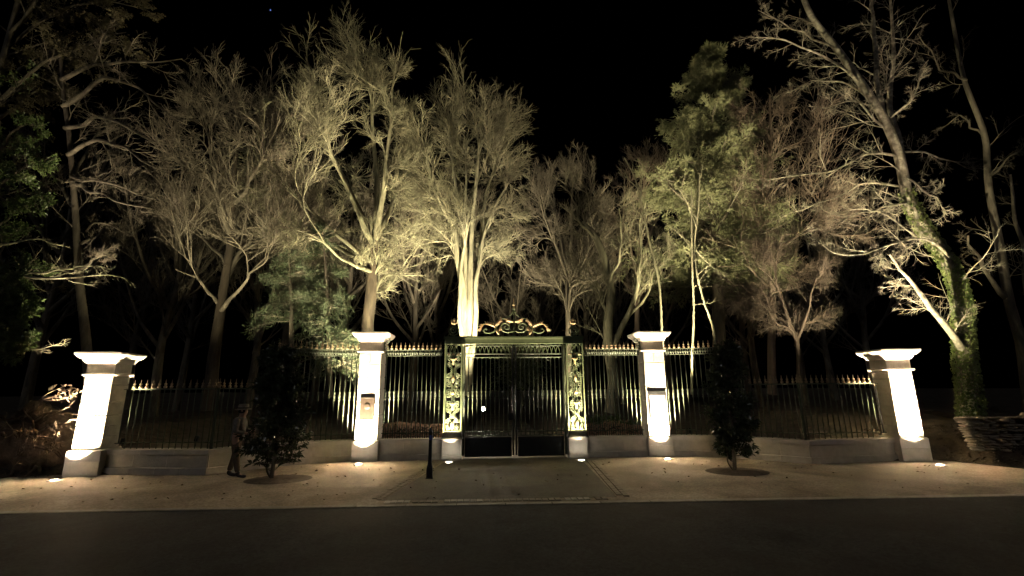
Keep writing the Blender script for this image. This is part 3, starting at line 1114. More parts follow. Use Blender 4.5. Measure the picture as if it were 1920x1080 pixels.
# gate leaves ---------------------------------------------------------
BARCH = tube_mesh('bar_arch', arc(0, 0, .071, .06, 0, math.pi, 6), .009)
for sx, lab in ((-1, 'left'), (1, 'right')):
    g = thing('gate_leaf', '%s leaf of the tall green iron gate, closed' % lab, 'gate', (sx * 1.62, 15.0, 0), 0, 'gate leaves')
    W = 1.60

    def gx(u):
        return -sx * u          # u measured from the hinge towards the middle
    MB().box((gx(.0), 0, 1.80), (.07, .07, 3.42), .006).build('hinge_stile', M_iron, g)
    MB().box((gx(W - .03), 0, 1.80), (.055, .06, 3.42), .006).build('meeting_stile', M_black, g)
    for z, h in ((3.50, .035), (3.235, .05), (3.13, .03), (.80, .035), (.68, .03)):
        MB().box((gx(W / 2 - .015), 0, z), (W - .13, .045, h), .005).build('cross_rail', M_iron, g)
    MB().box((gx(W / 2 - .015), 0, .345), (W - .13, .02, .59), .004).build('kick_panel', M_black, g)
    for zz in (.10, .60):
        MB().box((gx(W / 2 - .015), -.016, zz), (W - .14, .012, .04), .003).build('panel_moulding', M_black, g)
    for i in range(10):
        u = .135 + i * .1425
        bar = link('bar', bar_mesh(2.45, .0155), None, g, (gx(u), 0, .68))
        link('collar', COLLAR, None, bar, (0, 0, 1.93 - .68))
        if i < 9:
            link('bar_arch', BARCH, None, g, (gx(u + .071), 0, 3.06))
    for i in range(11):
        link('frieze_arch', ARCH, None, g, (gx(.10 + i * .137), 0, 3.255))
    MB().box((gx(.02), -.05, .83), (.10, .10, .10), .01).build('hinge_block', M_iron, g)
    if sx < 0:
        MB().box((gx(W - .12), -.045, 1.25), (.14, .05, .22), .01).build('lock_box', M_black, g)


# ------------------------------------------------------------------ lamps
def uplight(label, X, Y, power, half, tilt, rot=0.0, blend=.5):
    r = thing('ground_uplight', label, 'uplight', (X, Y, 0), 0, 'round uplights set in the paving')
    MB().lathe([(.15, -.05), (.15, .008), (.135, .014), (.085, .014), (.083, .006)], n=24).build('steel_rim', M_steel, r, True)
    MB().lathe([(.082, .002), (.082, .012), (.05, .018), (.002, .019)], n=20).build('lens', M_lens, r, True)
    ld = bpy.data.lights.new('lamp_beam', 'SPOT')
    ld.energy = power
    ld.color = LAMP_COL
    ld.spot_size = math.radians(2 * half)
    ld.spot_blend = blend
    ld.shadow_soft_size = .05
    lo = bpy.data.objects.new('lamp_beam', ld)
    COL.objects.link(lo)
    lo.parent = r
    lo.location = (0, 0, .075)
    lo.rotation_euler = (math.pi - math.radians(tilt) * -1 * -1, 0, rot)      # straight up, leaning back by tilt
    lo.rotation_euler = Vector((math.sin(rot) * math.sin(math.radians(tilt)), math.cos(rot) * math.sin(math.radians(tilt)), math.cos(math.radians(tilt)))).to_track_quat('-Z', 'Y').to_euler()
    return r


uplight('glowing uplight in the paving before the far left pillar', -11.5, 12.50, P_OUTER, 33, 20, .12, .6)
uplight('glowing uplight in the paving before the plaque pillar', -4.62, 14.24, P_INNER, 32, 22, -.05, .6)
uplight('glowing uplight in the paving before the left gate column', -2.0, 14.28, P_GATE, 36, 5, 0, .7)
uplight('glowing uplight in the paving before the right gate column', 1.95, 14.26, P_GATE, 36, 5, 0, .7)
uplight('glowing uplight in the paving before the notice pillar', 4.57, 14.22, P_INNER * .9, 32, 22, .05, .6)
uplight('glowing uplight in the paving before the far right pillar', 11.34, 12.36, P_OUTER, 33, 20, -.12, .6)

gl = thing('garden_lamp', 'small bare white lamp on a thin stake behind the left gate leaf', 'lamp', (-1.02, 17.2, 0))
MB().lathe([(.018, -.15), (.018, 1.28), (.03, 1.30), (.03, 1.34)], n=8).build('stake', M_black, gl, True)
MB().lathe([(.02, 1.34), (.05, 1.36), (.062, 1.40), (.05, 1.45), (.02, 1.47), (.002, 1.473)], n=12).build('bulb', M_bulb, gl, True)
MB().box((0, .09, 1.42), (.16, .02, .16), .01).build('shade_plate', M_black, gl)
ld = bpy.data.lights.new('tree_beam', 'SPOT')
ld.energy = P_GARDEN
ld.color = (1, .87, .58)
ld.spot_size = math.radians(66)
ld.spot_blend = .8
ld.shadow_soft_size = .06
lo = bpy.data.objects.new('tree_beam', ld)
COL.objects.link(lo)
lo.parent = gl
lo.location = (0, 0, 1.56)
lo.rotation_euler = Vector((-1.0, 4.7, 5.0)).to_track_quat('-Z', 'Y').to_euler()
ld = bpy.data.lights.new('globe_glow', 'POINT')
ld.energy = P_GLOBE
ld.color = (1, .88, .66)
ld.shadow_soft_size = .06
lo = bpy.data.objects.new('globe_glow', ld)
COL.objects.link(lo)
lo.parent = gl
lo.location = (0, -.0, 1.56)



def added_tree_spot(label, X, Y, target, power, size):  # unseen spotlights added to light the trees; their places are guesses
    z = terrain_z(X, Y)
    r = thing('added_tree_spotlight', label, 'spotlight', (X, Y, z), 0, 'added unseen spotlights lighting the trees')
    MB().lathe([(.012, -.1), (.012, .16)], n=6).build('stake', M_black, r)
    d = (Vector(target) - Vector((X, Y, z + .22))).normalized()
    q = d.to_track_quat('Z', 'Y')
    h = MB().lathe([(.03, -.09), (.055, -.08), (.06, .05), (.064, .07), (.056, .07), (.054, .05)], n=14).build('head', M_black, r, True, loc=(0, 0, .22))
    h.rotation_euler = q.to_euler()
    MB().lathe([(.05, .045), (.05, .052), (.002, .054)], n=14).build('lens', M_lens, h, True)
    ld = bpy.data.lights.new('tree_beam', 'SPOT')
    ld.energy = power
    ld.color = (1, .88, .53)
    ld.spot_size = math.radians(size)
    ld.spot_blend = .9
    ld.shadow_soft_size = .05
    lo = bpy.data.objects.new('tree_beam', ld)
    COL.objects.link(lo)
    lo.parent = r
    lo.location = Vector((0, 0, .22)) + d * .09
    lo.rotation_euler = d.to_track_quat('-Z', 'Y').to_euler()


added_tree_spot('added unseen black spotlight at the foot of the forked tree', 2.75, 18.0, (3.3, 19.5, 4.2), 500, 60)
added_tree_spot('added unseen black spotlight in the grass before the fan-shaped trees', 3.9, 21.6, (3.6, 26.5, 9.5), 4200, 84)
added_tree_spot('added unseen black spotlight in the bed below the spreading beech', -4.7, 17.6, (-7.0, 20.6, 10.5), 15000, 76)
added_tree_spot('added unseen black spotlight behind the low left railing below the grey tree', -9.5, 14.6, (-9.3, 19.0, 12.5), 3400, 58)
added_tree_spot('added unseen black spotlight behind the tall right railing below the fir', 6.0, 15.7, (8.4, 22.0, 14.5), 15000, 46)
added_tree_spot('added unseen black spotlight behind the far right pillar below the leaning tree', 11.5, 14.15, (12.8, 15.1, 7.5), 9500, 104)
added_tree_spot('added unseen black spotlight behind the far left pillar below the dim tree', -11.3, 14.2, (-11.4, 16.0, 9.0), 3000, 90)

# ------------------------------------------------------------------ the lit trees behind the gate
def S(r0, r1, *pts):
    return (list(pts), r0, r1)


dome_tree('beech_tree', 'large spreading bare beech rising behind the plaque pillar', [
    S(.34, .22, (688, 745), (692, 600), (697, 500), (704, 440)),
    S(.17, .03, (702, 460), (672, 400, -.8), (635, 320, -1.6), (590, 230, -2.4)),
    S(.20, .03, (704, 445), (706, 350, .5), (698, 230, 1), (694, 110, 1)),
    S(.15, .03, (703, 450), (735, 380, .8), (760, 310, 1.6), (775, 240, 2)),
    S(.16, .03, (704, 450), (722, 340, -1), (734, 220, -2), (738, 130, -2)),
    S(.14, .02, (699, 495), (645, 450, -1), (585, 400, -2), (535, 350, -2.6)),
    S(.14, .02, (698, 500), (640, 470, 1), (575, 440, 1.8), (520, 425, 2.4)),
    S(.12, .02, (697, 510), (650, 490, -2), (600, 450, -3), (560, 430, -3.6)),
    S(.14, .03, (702, 460), (660, 360, 1.6), (610, 270, 2.6), (560, 190, 3)),
], 21.0, (470, 40, 815, 640), 5.2, 112, M_bark, 11, tmat=M_barkt, low=-.7, t0=.22, k=(12, 6, 2), rmin=.007, lens=(.34, 2.6, 1.5, .85), wob=.025)

dome_tree('multi_stem_tree', 'brightly lit bare tree with many upright stems behind the left gate column', [
    S(.26, .08, (872, 742), (872, 640), (866, 540, -.2), (853, 440, -.5), (822, 370, -1), (800, 300, -1.5)),
    S(.20, .05, (874, 720), (872, 600), (869, 440, .2), (854, 340, .5), (846, 250, 1)),
    S(.22, .05, (877, 720), (880, 560), (886, 440, -.4), (892, 360, -.6), (900, 260, -1)),
    S(.18, .04, (880, 700), (893, 540), (901, 450, .5), (908, 380, 1), (935, 305, 1.5)),
    S(.17, .04, (880, 690), (896, 560, -.5), (902, 470, -.8), (924, 400, -1.2), (955, 345, -2)),
    S(.17, .04, (876, 690), (876, 500, .6), (873, 400, 1), (871, 290, 1.5)),
    S(.14, .03, (872, 660), (862, 560, -.6), (868, 470, -.9), (880, 390, -1.4), (915, 290, -2)),
], 22.0, (742, 112, 1012, 540), 4.6, 92, M_bark, 21, t0=.5, k=(12, 6, 2), rmin=.007, nmain=3, low=-.75, lens=(.36, 2.4, 1.4, .8))

dome_tree('bare_tree', 'tall grey bare tree behind the low left railing', [
    S(.26, .07, (392, 770), (404, 650), (410, 590), (426, 500), (437, 420), (442, 320), (448, 220)),
    S(.11, .02, (409, 590), (450, 540, -.6), (510, 480, -1)),
    S(.09, .02, (410, 570), (370, 520, -.8), (320, 505, -1.4)),
    S(.10, .02, (426, 500), (380, 440, 1), (345, 380, 1.8)),
    S(.11, .03, (432, 440), (402, 330, -.8), (390, 240, -1.2)),
    S(.11, .03, (437, 410), (470, 300, 1), (480, 210, 1.6)),
    S(.10, .03, (440, 380), (495, 290, -1.4), (520, 220, -2)),
], 19.0, (280, 100, 590, 610), 4.2, 60, M_barkd, 31, tmat=M_barkt, t0=.38, k=(12, 6, 2), rmin=.0075, lens=(.36, 2.4, 1.4, .8))

dome_tree('fan_tree', 'dense bare tree with a fan of upright twigs behind the right half of the gate', [
    S(.22, .05, (1065, 735), (1065, 590), (1066, 500), (1070, 420), (1074, 330)),
    S(.10, .02, (1065, 520), (1035, 440, -1), (1012, 380, -1.8)),
    S(.11, .02, (1065, 500), (1045, 420, 1), (1034, 350, 1.4)),
    S(.11, .02, (1066, 480), (1100, 400, -1), (1114, 340, -1.5)),
    S(.10, .02, (1066, 520), (1110, 450, 1.6), (1142, 385, 2.4)),
], 26.0, (945, 282, 1180, 600), 4.2, 64, M_barkd, 41, t0=.35, k=(12, 6, 2), rmin=.0085, trop=.14, low=-.6)

dome_tree('fan_tree', 'dense bare tree behind the notice pillar, its crown below the fir', [
    S(.22, .05, (1208, 735), (1195, 620), (1196, 500), (1205, 400), (1210, 310)),
    S(.11, .02, (1196, 520), (1172, 420, -1), (1168, 340, -1.4)),
    S(.11, .02, (1197, 500), (1235, 400, 1), (1248, 335, 1.6)),
    S(.10, .02, (1196, 560), (1240, 500, -1.2), (1285, 435, -2)),
    S(.12, .02, (1230, 640, 1), (1262, 570, 1), (1285, 505, 1)),
], 28.0, (1120, 258, 1330, 600), 4.0, 50, M_barkr, 43, t0=.35, k=(11, 6, 2), rmin=.0085, trop=.13, low=-.5)

bare_tree('forked_tree', 'forked tree with pale lit trunk behind the right tall railing', [
    S(.30, .13, (1146, 775), (1148, 690), (1143, 620), (1146, 560), (1141, 500), (1112, 440), (1085, 418)),
    S(.15, .04, (1150, 650), (1183, 585), (1196, 520), (1202, 450), (1206, 380)),
    S(.10, .02, (1170, 605), (1210, 555, .8), (1228, 505, 1), (1262, 455, 1.2)),
    S(.08, .02, (1143, 530), (1165, 460, -.8), (1160, 390, -1)),
    S(.07, .02, (1120, 450), (1090, 420, -.6), (1080, 380, -.8), (1050, 350, -1)),
    S(.05, .01, (1143, 600), (1120, 540, .5), (1085, 505, .8)),
], 19.5, lv_beech(7, 6, 5, 2, .30, .07, rmin=.006, ang=42, lmax1=2.6), M_bark, 51, wob=.03)

bare_tree('sapling', 'slender pale sapling leaning left above the notice pillar', [
    S(.065, .028, (1247, 740), (1234, 545), (1216, 450), (1206, 400), (1192, 335), (1172, 295)),
    S(.035, .008, (1206, 402), (1228, 398, -.3), (1246, 390, -.5)),
    S(.030, .008, (1206, 405), (1188, 395, .3), (1176, 390, .4)),
    S(.032, .008, (1200, 370), (1204, 335, -.2), (1208, 308, -.3)),
    S(.030, .008, (1196, 352), (1176, 335, .3), (1162, 322, .4)),
], 17.2, [dict(k=5, t0=.45, t1=1, ang=40, lr=.30, n=6, wob=.14, trop=.08, lmin=.25, lmax=.9, s=4, rr=.012, rmin=.006),
          dict(k=5, t0=.2, t1=1, ang=40, lr=.55, n=5, wob=.14, trop=.05, lmin=.12, lmax=.5, s=3, rr=.01, rmin=.005)], M_bark, 61, wob=.012)
bare_tree('sapling', 'straight slender sapling right of the notice pillar', [
    S(.055, .025, (1297, 740), (1299, 600), (1298, 500), (1296, 355)),
    S(.02, .006, (1297, 470), (1280, 445, .2), (1255, 425, .3)),
], 17.4, [dict(k=7, t0=.4, t1=1, ang=42, lr=.16, n=6, wob=.15, trop=.06, lmin=.25, lmax=1.0, s=4, rr=.010, rmin=.006),
          dict(k=4, t0=.2, t1=1, ang=40, lr=.5, n=5, wob=.14, trop=.05, lmin=.12, lmax=.5, s=3, rr=.01, rmin=.005)], M_bark, 63, wob=.012)
bare_tree('sapling', 'wavy slender sapling with a forked top before the fir', [
    S(.06, .025, (1352, 740), (1338, 620), (1318, 560), (1303, 480), (1309, 400), (1313, 325)),
    S(.025, .006, (1306, 470), (1335, 500, .2), (1360, 520, .3)),
    S(.03, .008, (1307, 430), (1290, 385, -.2), (1268, 350, -.3)),
], 17.8, [dict(k=7, t0=.4, t1=1, ang=42, lr=.16, n=6, wob=.15, trop=.06, lmin=.25, lmax=1.0, s=4, rr=.010, rmin=.006),
          dict(k=4, t0=.2, t1=1, ang=40, lr=.5, n=5, wob=.14, trop=.05, lmin=.12, lmax=.5, s=3, rr=.01, rmin=.005)], M_bark, 65, wob=.015)

dome_tree('reddish_tree', 'reddish bare tree with wide branches right of the fir', [
    S(.20, .04, (1448, 740), (1446, 560), (1440, 420), (1446, 280), (1440, 180)),
    S(.09, .02, (1444, 480), (1495, 440, -.8), (1540, 405, -1.4)),
    S(.09, .02, (1442, 440), (1400, 380, .8), (1375, 330, 1.2)),
    S(.09, .02, (1443, 380), (1500, 320, .8), (1545, 300, 1.2)),
    S(.08, .02, (1446, 540), (1400, 500, -1.2), (1350, 500, -1.8)),
], 21.0, (1335, 130, 1600, 590), 4.0, 60, M_barkr, 71, t0=.3, k=(12, 6, 2), rmin=.007, trop=.0, low=-.8)
dome_tree('reddish_tree', 'low reddish thicket tree between the fir and the leaning tree', [
    S(.10, .03, (1500, 745), (1490, 640), (1470, 560), (1450, 500)),
    S(.07, .02, (1492, 650), (1515, 580, -.5), (1530, 520, -.8)),
    S(.06, .02, (1485, 620), (1430, 570, .5), (1390, 540, .8)),
], 18.5, (1350, 440, 1560, 640), 2.4, 30, M_twigr, 73, t0=.3, k=(10, 6, 2), rmin=.005, trop=.02, low=-.8, lens=(.35, 1.3, .8, .5))

# the leaning ivy-clad tree on the right
root, lv = bare_tree('leaning_tree', 'big leaning pale tree with ivy-clad trunk behind the far right pillar', [
    S(.29, .09, (1822, 800), (1812, 680), (1802, 560), (1778, 490), (1732, 430), (1702, 370), (1682, 290), (1652, 220), (1612, 155), (1570, 90), (1520, 20), (1490, -60)),
    S(.14, .035, (1808, 660), (1772, 605, -.3), (1732, 560, -.5), (1702, 520, -.7), (1668, 478, -1)),
    S(.14, .04, (1692, 310), (1672, 200, .5), (1673, 100, .8), (1668, -30, 1)),
    S(.13, .04, (1655, 225), (1642, 100, .7), (1630, -40, 1)),
    S(.06, .012, (1684, 292), (1620, 292, -.4), (1550, 320, -.8), (1440, 340, -1.2)),
    S(.05, .012, (1690, 285), (1750, 290, .4), (1835, 322, .6)),
    S(.06, .012, (1790, 515), (1770, 470, -.5), (1720, 450, -.7), (1650, 465, -1), (1575, 476, -1.2), (1530, 455, -1.3)),
    S(.06, .012, (1612, 155), (1560, 112, -.5), (1480, 78, -.9), (1400, 68, -1.2)),
    S(.05, .012, (1640, 200), (1590, 160, .5), (1530, 150, .8), (1470, 175, 1)),
    S(.05, .012, (1660, 240), (1600, 190, -.9), (1540, 205, -1.5)),
    S(.05, .012, (1695, 350), (1620, 340, .8), (1560, 372, 1.2), (1480, 400, 1.4)),
    S(.05, .012, (1700, 380), (1610, 400, -1), (1545, 440, -1.6)),
    S(.05, .012, (1660, 230), (1710, 180, -.6), (1735, 110, -1)),
    S(.04, .010, (1690, 330), (1740, 360, -.6), (1775, 400, -1)),
    S(.05, .012, (1570, 90), (1500, 60, .8), (1420, 20, 1.2)),
    S(.05, .012, (1780, 490), (1700, 430, .6), (1630, 395, 1), (1570, 400, 1.2)),
], 15.0, [dict(k=12, t0=.12, t1=1, ang=48, lr=.24, n=8, wob=.11, trop=.02, lmin=.35, lmax=2.4, s=4, rr=.010, rmin=.006),
          dict(k=7, t0=.15, t1=1, ang=44, lr=.5, n=6, wob=.15, trop=.02, lmin=.2, lmax=1.2, s=3, rr=.009, rmin=.005),
          dict(k=6, t0=.15, t1=1, ang=40, lr=.55, n=4, wob=.13, trop=.02, lmin=.12, lmax=.7, s=3, rr=.007, rmin=.004)], M_barkp, 81, wob=.02, trunk_n=40, trunk_s=12)


def ivy_on(P, R, rng, n, t0, t1, parent, name='ivy', mat=None, ln=.085, spread=.10):
    m = len(P) - 1
    t = t0 + (t1 - t0) * rng.beta(1.0, 1.35, n)
    x = t * m
    i = np.clip(x.astype(int), 0, m - 1)
    fr = (x - i)[:, None]
    pos = P[i] * (1 - fr) + P[i + 1] * fr
    tan = norm(P[i + 1] - P[i])
    rad = R[i]
    q = rng.normal(size=(n, 3))
    perp = norm(q - (q * tan).sum(-1, keepdims=True) * tan)
    lump = .5 + .5 * np.sin(t * 60 + perp[:, 0] * 3) * np.sin(t * 23 + perp[:, 1] * 4)
    C = pos + perp * (rad + .01 + spread * lump * rng.uniform(.2, 1, n) * (1.15 - t))[:, None]
    D = norm(perp * .5 + np.array([0, 0, -1.0]) + rng.normal(size=(n, 3)) * .5)
    me = leaf_mesh(name, C, D, perp + rng.normal(size=(n, 3)) * .4, rng.uniform(.6, 1.3, n) * ln, rng.uniform(.6, 1.2, n) * ln, rng)
    return link(name, me, mat or M_ivy, parent)


ivy_on(lv[0][0][0], lv[0][1][0], np.random.default_rng(5), 5500, .0, .46, root, spread=.11)

bare_tree('dim_tree', 'dim crooked bare tree at the far right edge', [
    S(.22, .05, (1935, 800), (1912, 650), (1888, 560), (1870, 430), (1853, 330), (1843, 250), (1812, 150), (1788, 40), (1770, -60)),
    S(.12, .03, (1888, 560), (1840, 500, -.5), (1815, 440, -.8)),
    S(.16, .05, (1925, 700, 1), (1925, 500, 1), (1900, 400, 1.2), (1890, 330, 1.4)),
    S(.06, .012, (1855, 330), (1890, 300, -.4), (1925, 270, -.5)),
    S(.06, .012, (1845, 255), (1800, 220, .4), (1770, 240, .6)),
    S(.06, .012, (1812, 150), (1760, 120, -.6), (1720, 60, -.9)),
], 17.5, [dict(k=8, t0=.25, t1=1, ang=48, lr=.24, n=7, wob=.14, trop=.03, lmin=.35, lmax=1.8, s=4, rr=.010, rmin=.006),
          dict(k=6, t0=.15, t1=1, ang=44, lr=.5, n=5, wob=.15, trop=.02, lmin=.2, lmax=1.1, s=3, rr=.009, rmin=.005),
          dict(k=5, t0=.15, t1=1, ang=40, lr=.55, n=4, wob=.13, trop=.02, lmin=.12, lmax=.6, s=3, rr=.007, rmin=.004)], M_barkd, 83, wob=.03)

bare_tree('dim_tree', 'thin dark trunked bare tree with long drooping branches at the left', [
    S(.17, .05, (170, 740), (160, 620), (148, 500), (138, 380), (128, 290), (118, 190), (110, 90)),
    S(.07, .012, (138, 330), (165, 270, .4), (200, 235, .7), (235, 215, .8)),
    S(.08, .012, (136, 345), (190, 365, -.6), (250, 385, -1), (300, 398, -1.2)),
    S(.08, .012, (134, 330), (210, 345, -1.2), (270, 370, -1.8), (310, 375, -2)),
    S(.09, .012, (128, 290), (200, 265, -.8), (270, 300, -1.4), (320, 325, -1.8)),
    S(.09, .012, (122, 240), (200, 225, -1.2), (290, 265, -2), (345, 280, -2.4)),
    S(.09, .012, (118, 200), (200, 150, -.8), (290, 190, -1.4), (350, 240, -1.8)),
    S(.09, .012, (115, 150), (200, 120, -1), (280, 120, -1.6), (345, 110, -2)),
    S(.07, .012, (140, 390), (95, 330, .5), (60, 300, .8)),
    S(.07, .012, (148, 500), (190, 480, -.9), (225, 490, -1.2)),
    S(.06, .012, (145, 460), (180, 420, .7), (240, 440, 1.2)),
], 16.5, [dict(k=9, t0=.2, t1=1, ang=42, lr=.24, n=8, wob=.15, trop=.05, lmin=.35, lmax=2.0, s=4, rr=.010, rmin=.006),
          dict(k=7, t0=.15, t1=1, ang=42, lr=.5, n=6, wob=.15, trop=.05, lmin=.2, lmax=1.2, s=3, rr=.009, rmin=.005),
          dict(k=5, t0=.15, t1=1, ang=40, lr=.55, n=4, wob=.13, trop=.05, lmin=.12, lmax=.7, s=3, rr=.007, rmin=.004)], M_barkd, 91, wob=.03)


# ------------------------------------------------------------------ evergreens
def conifer(name, label, top, basep, Y, width, seed, mat, z_first, nb, dense, bark=M_barkd, droop=-.05, ln=.10, pexp=.75):
    rng = np.random.default_rng(seed)
    tp, bp_ = at(*top, Y), at(*basep, Y)
    root = thing(name, label, 'tree', loc=bp_)
    L = tp - bp_
    P = catmull([np.zeros(3), L * .5 + rng.normal(size=3) * .1, L], 24)[None]
    R = np.linspace(.26 * width / 3, .02, 24)[None]
    V, Q = tubes(P, R, 9)
    link('trunk', np_mesh('trunk', V, Q), bark, root)
    # whorled boughs
    t = np.sort(rng.uniform(z_first, .99, nb))
    m = 23
    i = np.clip((t * m).astype(int), 0, m - 1)
    pos = P[0][i] + (P[0][i + 1] - P[0][i]) * (t * m - i)[:, None]
    az = rng.uniform(0, 2 * np.pi, nb)
    ln_b = width * (1.02 - t) ** pexp * (1 / (1.02 - z_first)) ** pexp * rng.uniform(.45, 1.2, nb) + .15
    d = np.stack([np.cos(az), np.sin(az), .25 + .5 * (t - .5)], 1)
    d = norm(d)
    n = 8
    out = np.empty((nb, n, 3))
    out[:, 0] = pos
    for j in range(1, n):
        d = norm(d + rng.normal(size=d.shape) * .06 + np.array([0, 0, droop]))
        out[:, j] = out[:, j - 1] + d * (ln_b / (n - 1))[:, None]
    rb = (ln_b * .012 + .006)[:, None] * np.linspace(1, .3, n)
    p2, r2 = grow(out, rb, rng, 12, .12, 1, 50, .46, 6, .08, -.01, .2, 1.4, flat=.5)
    p3, r3 = grow(p2, r2, rng, 8, .1, 1, 48, .55, 5, .09, -.01, .15, .75, flat=.4)
    V, Q = merge([tubes(out, rb, 5), tubes(p2, r2, 3)])
    link('bough', np_mesh('bough', V, Q), bark, root)
    # needle sprays along the twigs
    allp = np.concatenate([p3[:, 1:].reshape(-1, 3), p2[:, 2:].reshape(-1, 3)])
    tg = np.concatenate([(p3[:, 1:] - p3[:, :-1]).reshape(-1, 3), (p2[:, 2:] - p2[:, 1:-1]).reshape(-1, 3)])
    sel = rng.integers(0, len(allp), dense)
    C = allp[sel] + rng.normal(size=(len(sel), 3)) * .035
    D = norm(norm(tg[sel]) + rng.normal(size=(len(sel), 3)) * .4)
    me = leaf_mesh('needles', C, D, np.array([0, 0, 1.0]) + rng.normal(size=(len(sel), 3)) * .6, rng.uniform(.7, 1.5, len(sel)) * ln, rng.uniform(.10, .18, len(sel)) * ln, rng, .15)
    o = link('crown', me, mat, root)
    return root


conifer('fir_tree', 'tall lit fir with feathery boughs right of the notice pillar', (1328, 105), (1352, 745), 22.5, 4.3, 101, M_needle, .26, 150, 150000, ln=.17, pexp=.6, droop=-.035)
conifer('yew_tree', 'dark green yew with low boughs between left shrub and plaque pillar', (605, 430), (618, 745), 19.0, 1.5, 103, M_needled, .16, 60, 15000, droop=-.07, ln=.13)
conifer('yew_tree', 'thin yew with a bare pale stem above the left shrub', (540, 440), (546, 740), 18.0, 1.5, 105, M_needled, .30, 30, 5000, bark=M_barkd, droop=-.08, ln=.12)


def leafy(name, label, stems, Y, levels, mat, bark, seed, per, ln, wd, cat='tree'):
    rng = np.random.default_rng(seed)
    P, R = stems_world(stems, Y, 20, rng, .03)
    base = P[0, 0].copy()
    root = thing(name, label, cat, loc=base)
    P = P - base
    V, Q = tubes(P[:1], R[:1], 8)
    link('trunk', np_mesh('trunk', V, Q), bark, root)
    parts = [tubes(P[1:], R[1:], 6)] if len(P) > 1 else []
    a, b = P, R
    for L in levels:
        s = L.pop('s', 3)
        a, b = grow(a, b, rng, **L)
        parts.append(tubes(a, b, s))
    V, Q = merge(parts)
    link('branches', np_mesh('branches', V, Q), bark, root)
    pts = a[:, 1:].reshape(-1, 3)
    tg = (a[:, 1:] - a[:, :-1]).reshape(-1, 3)
    pts = np.repeat(pts, per, 0)
    tg = np.repeat(tg, per, 0)
    n = len(pts)
    D = norm(norm(tg) + rng.normal(size=(n, 3)) * .9 + np.array([0, 0, -.25]))
    C = pts + D * ln * .3
    me = leaf_mesh('crown', C, D, np.array([0, 0, 1.0]) + rng.normal(size=(n, 3)) * .7, rng.uniform(.6, 1.3, n) * ln, rng.uniform(.6, 1.2, n) * wd, rng)
    link('crown', me, mat, root)
    return root


HL = lambda k1, k2, k3, l1=.5: [dict(k=k1, t0=.15, t1=1, ang=52, lr=l1, n=8, wob=.12, trop=-.01, lmin=.4, lmax=2.8, s=5),
                                dict(k=k2, t0=.2, t1=1, ang=46, lr=.45, n=6, wob=.14, trop=-.01, lmin=.25, lmax=1.2, s=3),
                                dict(k=k3, t0=.2, t1=1, ang=42, lr=.5, n=5, wob=.12, trop=-.02, lmin=.12, lmax=.6, s=3)]
leafy('holly_tree', 'dark leafy holly filling the far left edge', [
    S(.22, .05, (-70, 800), (-60, 600), (-50, 420), (-40, 250), (-20, 120)),
    S(.07, .02, (-60, 560), (0, 520, -.3), (60, 500, -.5)), S(.07, .02, (-55, 470), (20, 400, .4), (70, 380, .6)),
    S(.07, .02, (-50, 400), (20, 330, -.5), (80, 300, -.8)), S(.07, .02, (-45, 330), (10, 260, .4), (60, 230, .6))],
    14.6, HL(9, 7, 5, .30), M_holly, M_barkd, 111, 2, .085, .045)
leafy('holly_bush', 'bright green lit holly bush at the far left edge', [
    S(.10, .03, (-40, 760), (-30, 660), (-10, 590), (0, 540)), S(.05, .015, (-25, 650), (20, 640, -.2), (45, 632, -.3)), S(.05, .015, (-20, 620), (20, 590, .2), (40, 560, .2))],
    12.6, HL(8, 7, 5, .36), M_holly, M_barkd, 113, 3, .085, .05, cat='bush')
leafy('evergreen_tree', 'brown green evergreen hanging over the top left corner', [
    S(.30, .06, (-60, 800), (-50, 500), (-20, 250), (20, 60), (60, -120)),
    S(.09, .02, (-10, 200), (80, 120, -.5), (170, 80, -.8), (235, 60, -1)), S(.09, .02, (10, 90), (90, 30, .5), (180, 0, .8), (250, 10, 1)),
    S(.09, .02, (-15, 230), (60, 180, .8), (130, 170, 1.2)), S(.09, .02, (20, 60), (100, -40, -.6), (190, -60, -1)),
    S(.08, .02, (0, 150), (90, 110, 1.5), (180, 110, 2))],
    17.0, HL(10, 8, 6, .32), M_hollyb, M_barkd, 115, 2, .10, .045)
bare_tree('overhanging_branch', 'low bare branch reaching in from the far left edge', [
    S(.07, .010, (-60, 500), (30, 520, -.2), (110, 524, -.4), (190, 518, -.5), (248, 522, -.6)),
    S(.05, .010, (-50, 480), (20, 455, .2), (80, 452, .3), (118, 465, .4)),
    S(.04, .008, (40, 520, -.2), (120, 505, -.4), (200, 500, -.5)),
    S(.035, .008, (-20, 655, -1.5), (40, 655, -1.6), (118, 650, -1.7)),
], 14.3, [dict(k=9, t0=.2, t1=1, ang=34, lr=.2, n=7, wob=.16, trop=.02, lmin=.25, lmax=1.0, s=4, rr=.012, rmin=.006),
          dict(k=5, t0=.15, t1=1, ang=40, lr=.5, n=5, wob=.15, trop=.04, lmin=.15, lmax=.6, s=3, rr=.009, rmin=.005)], M_bark, 121, cat='branch', wob=.02)

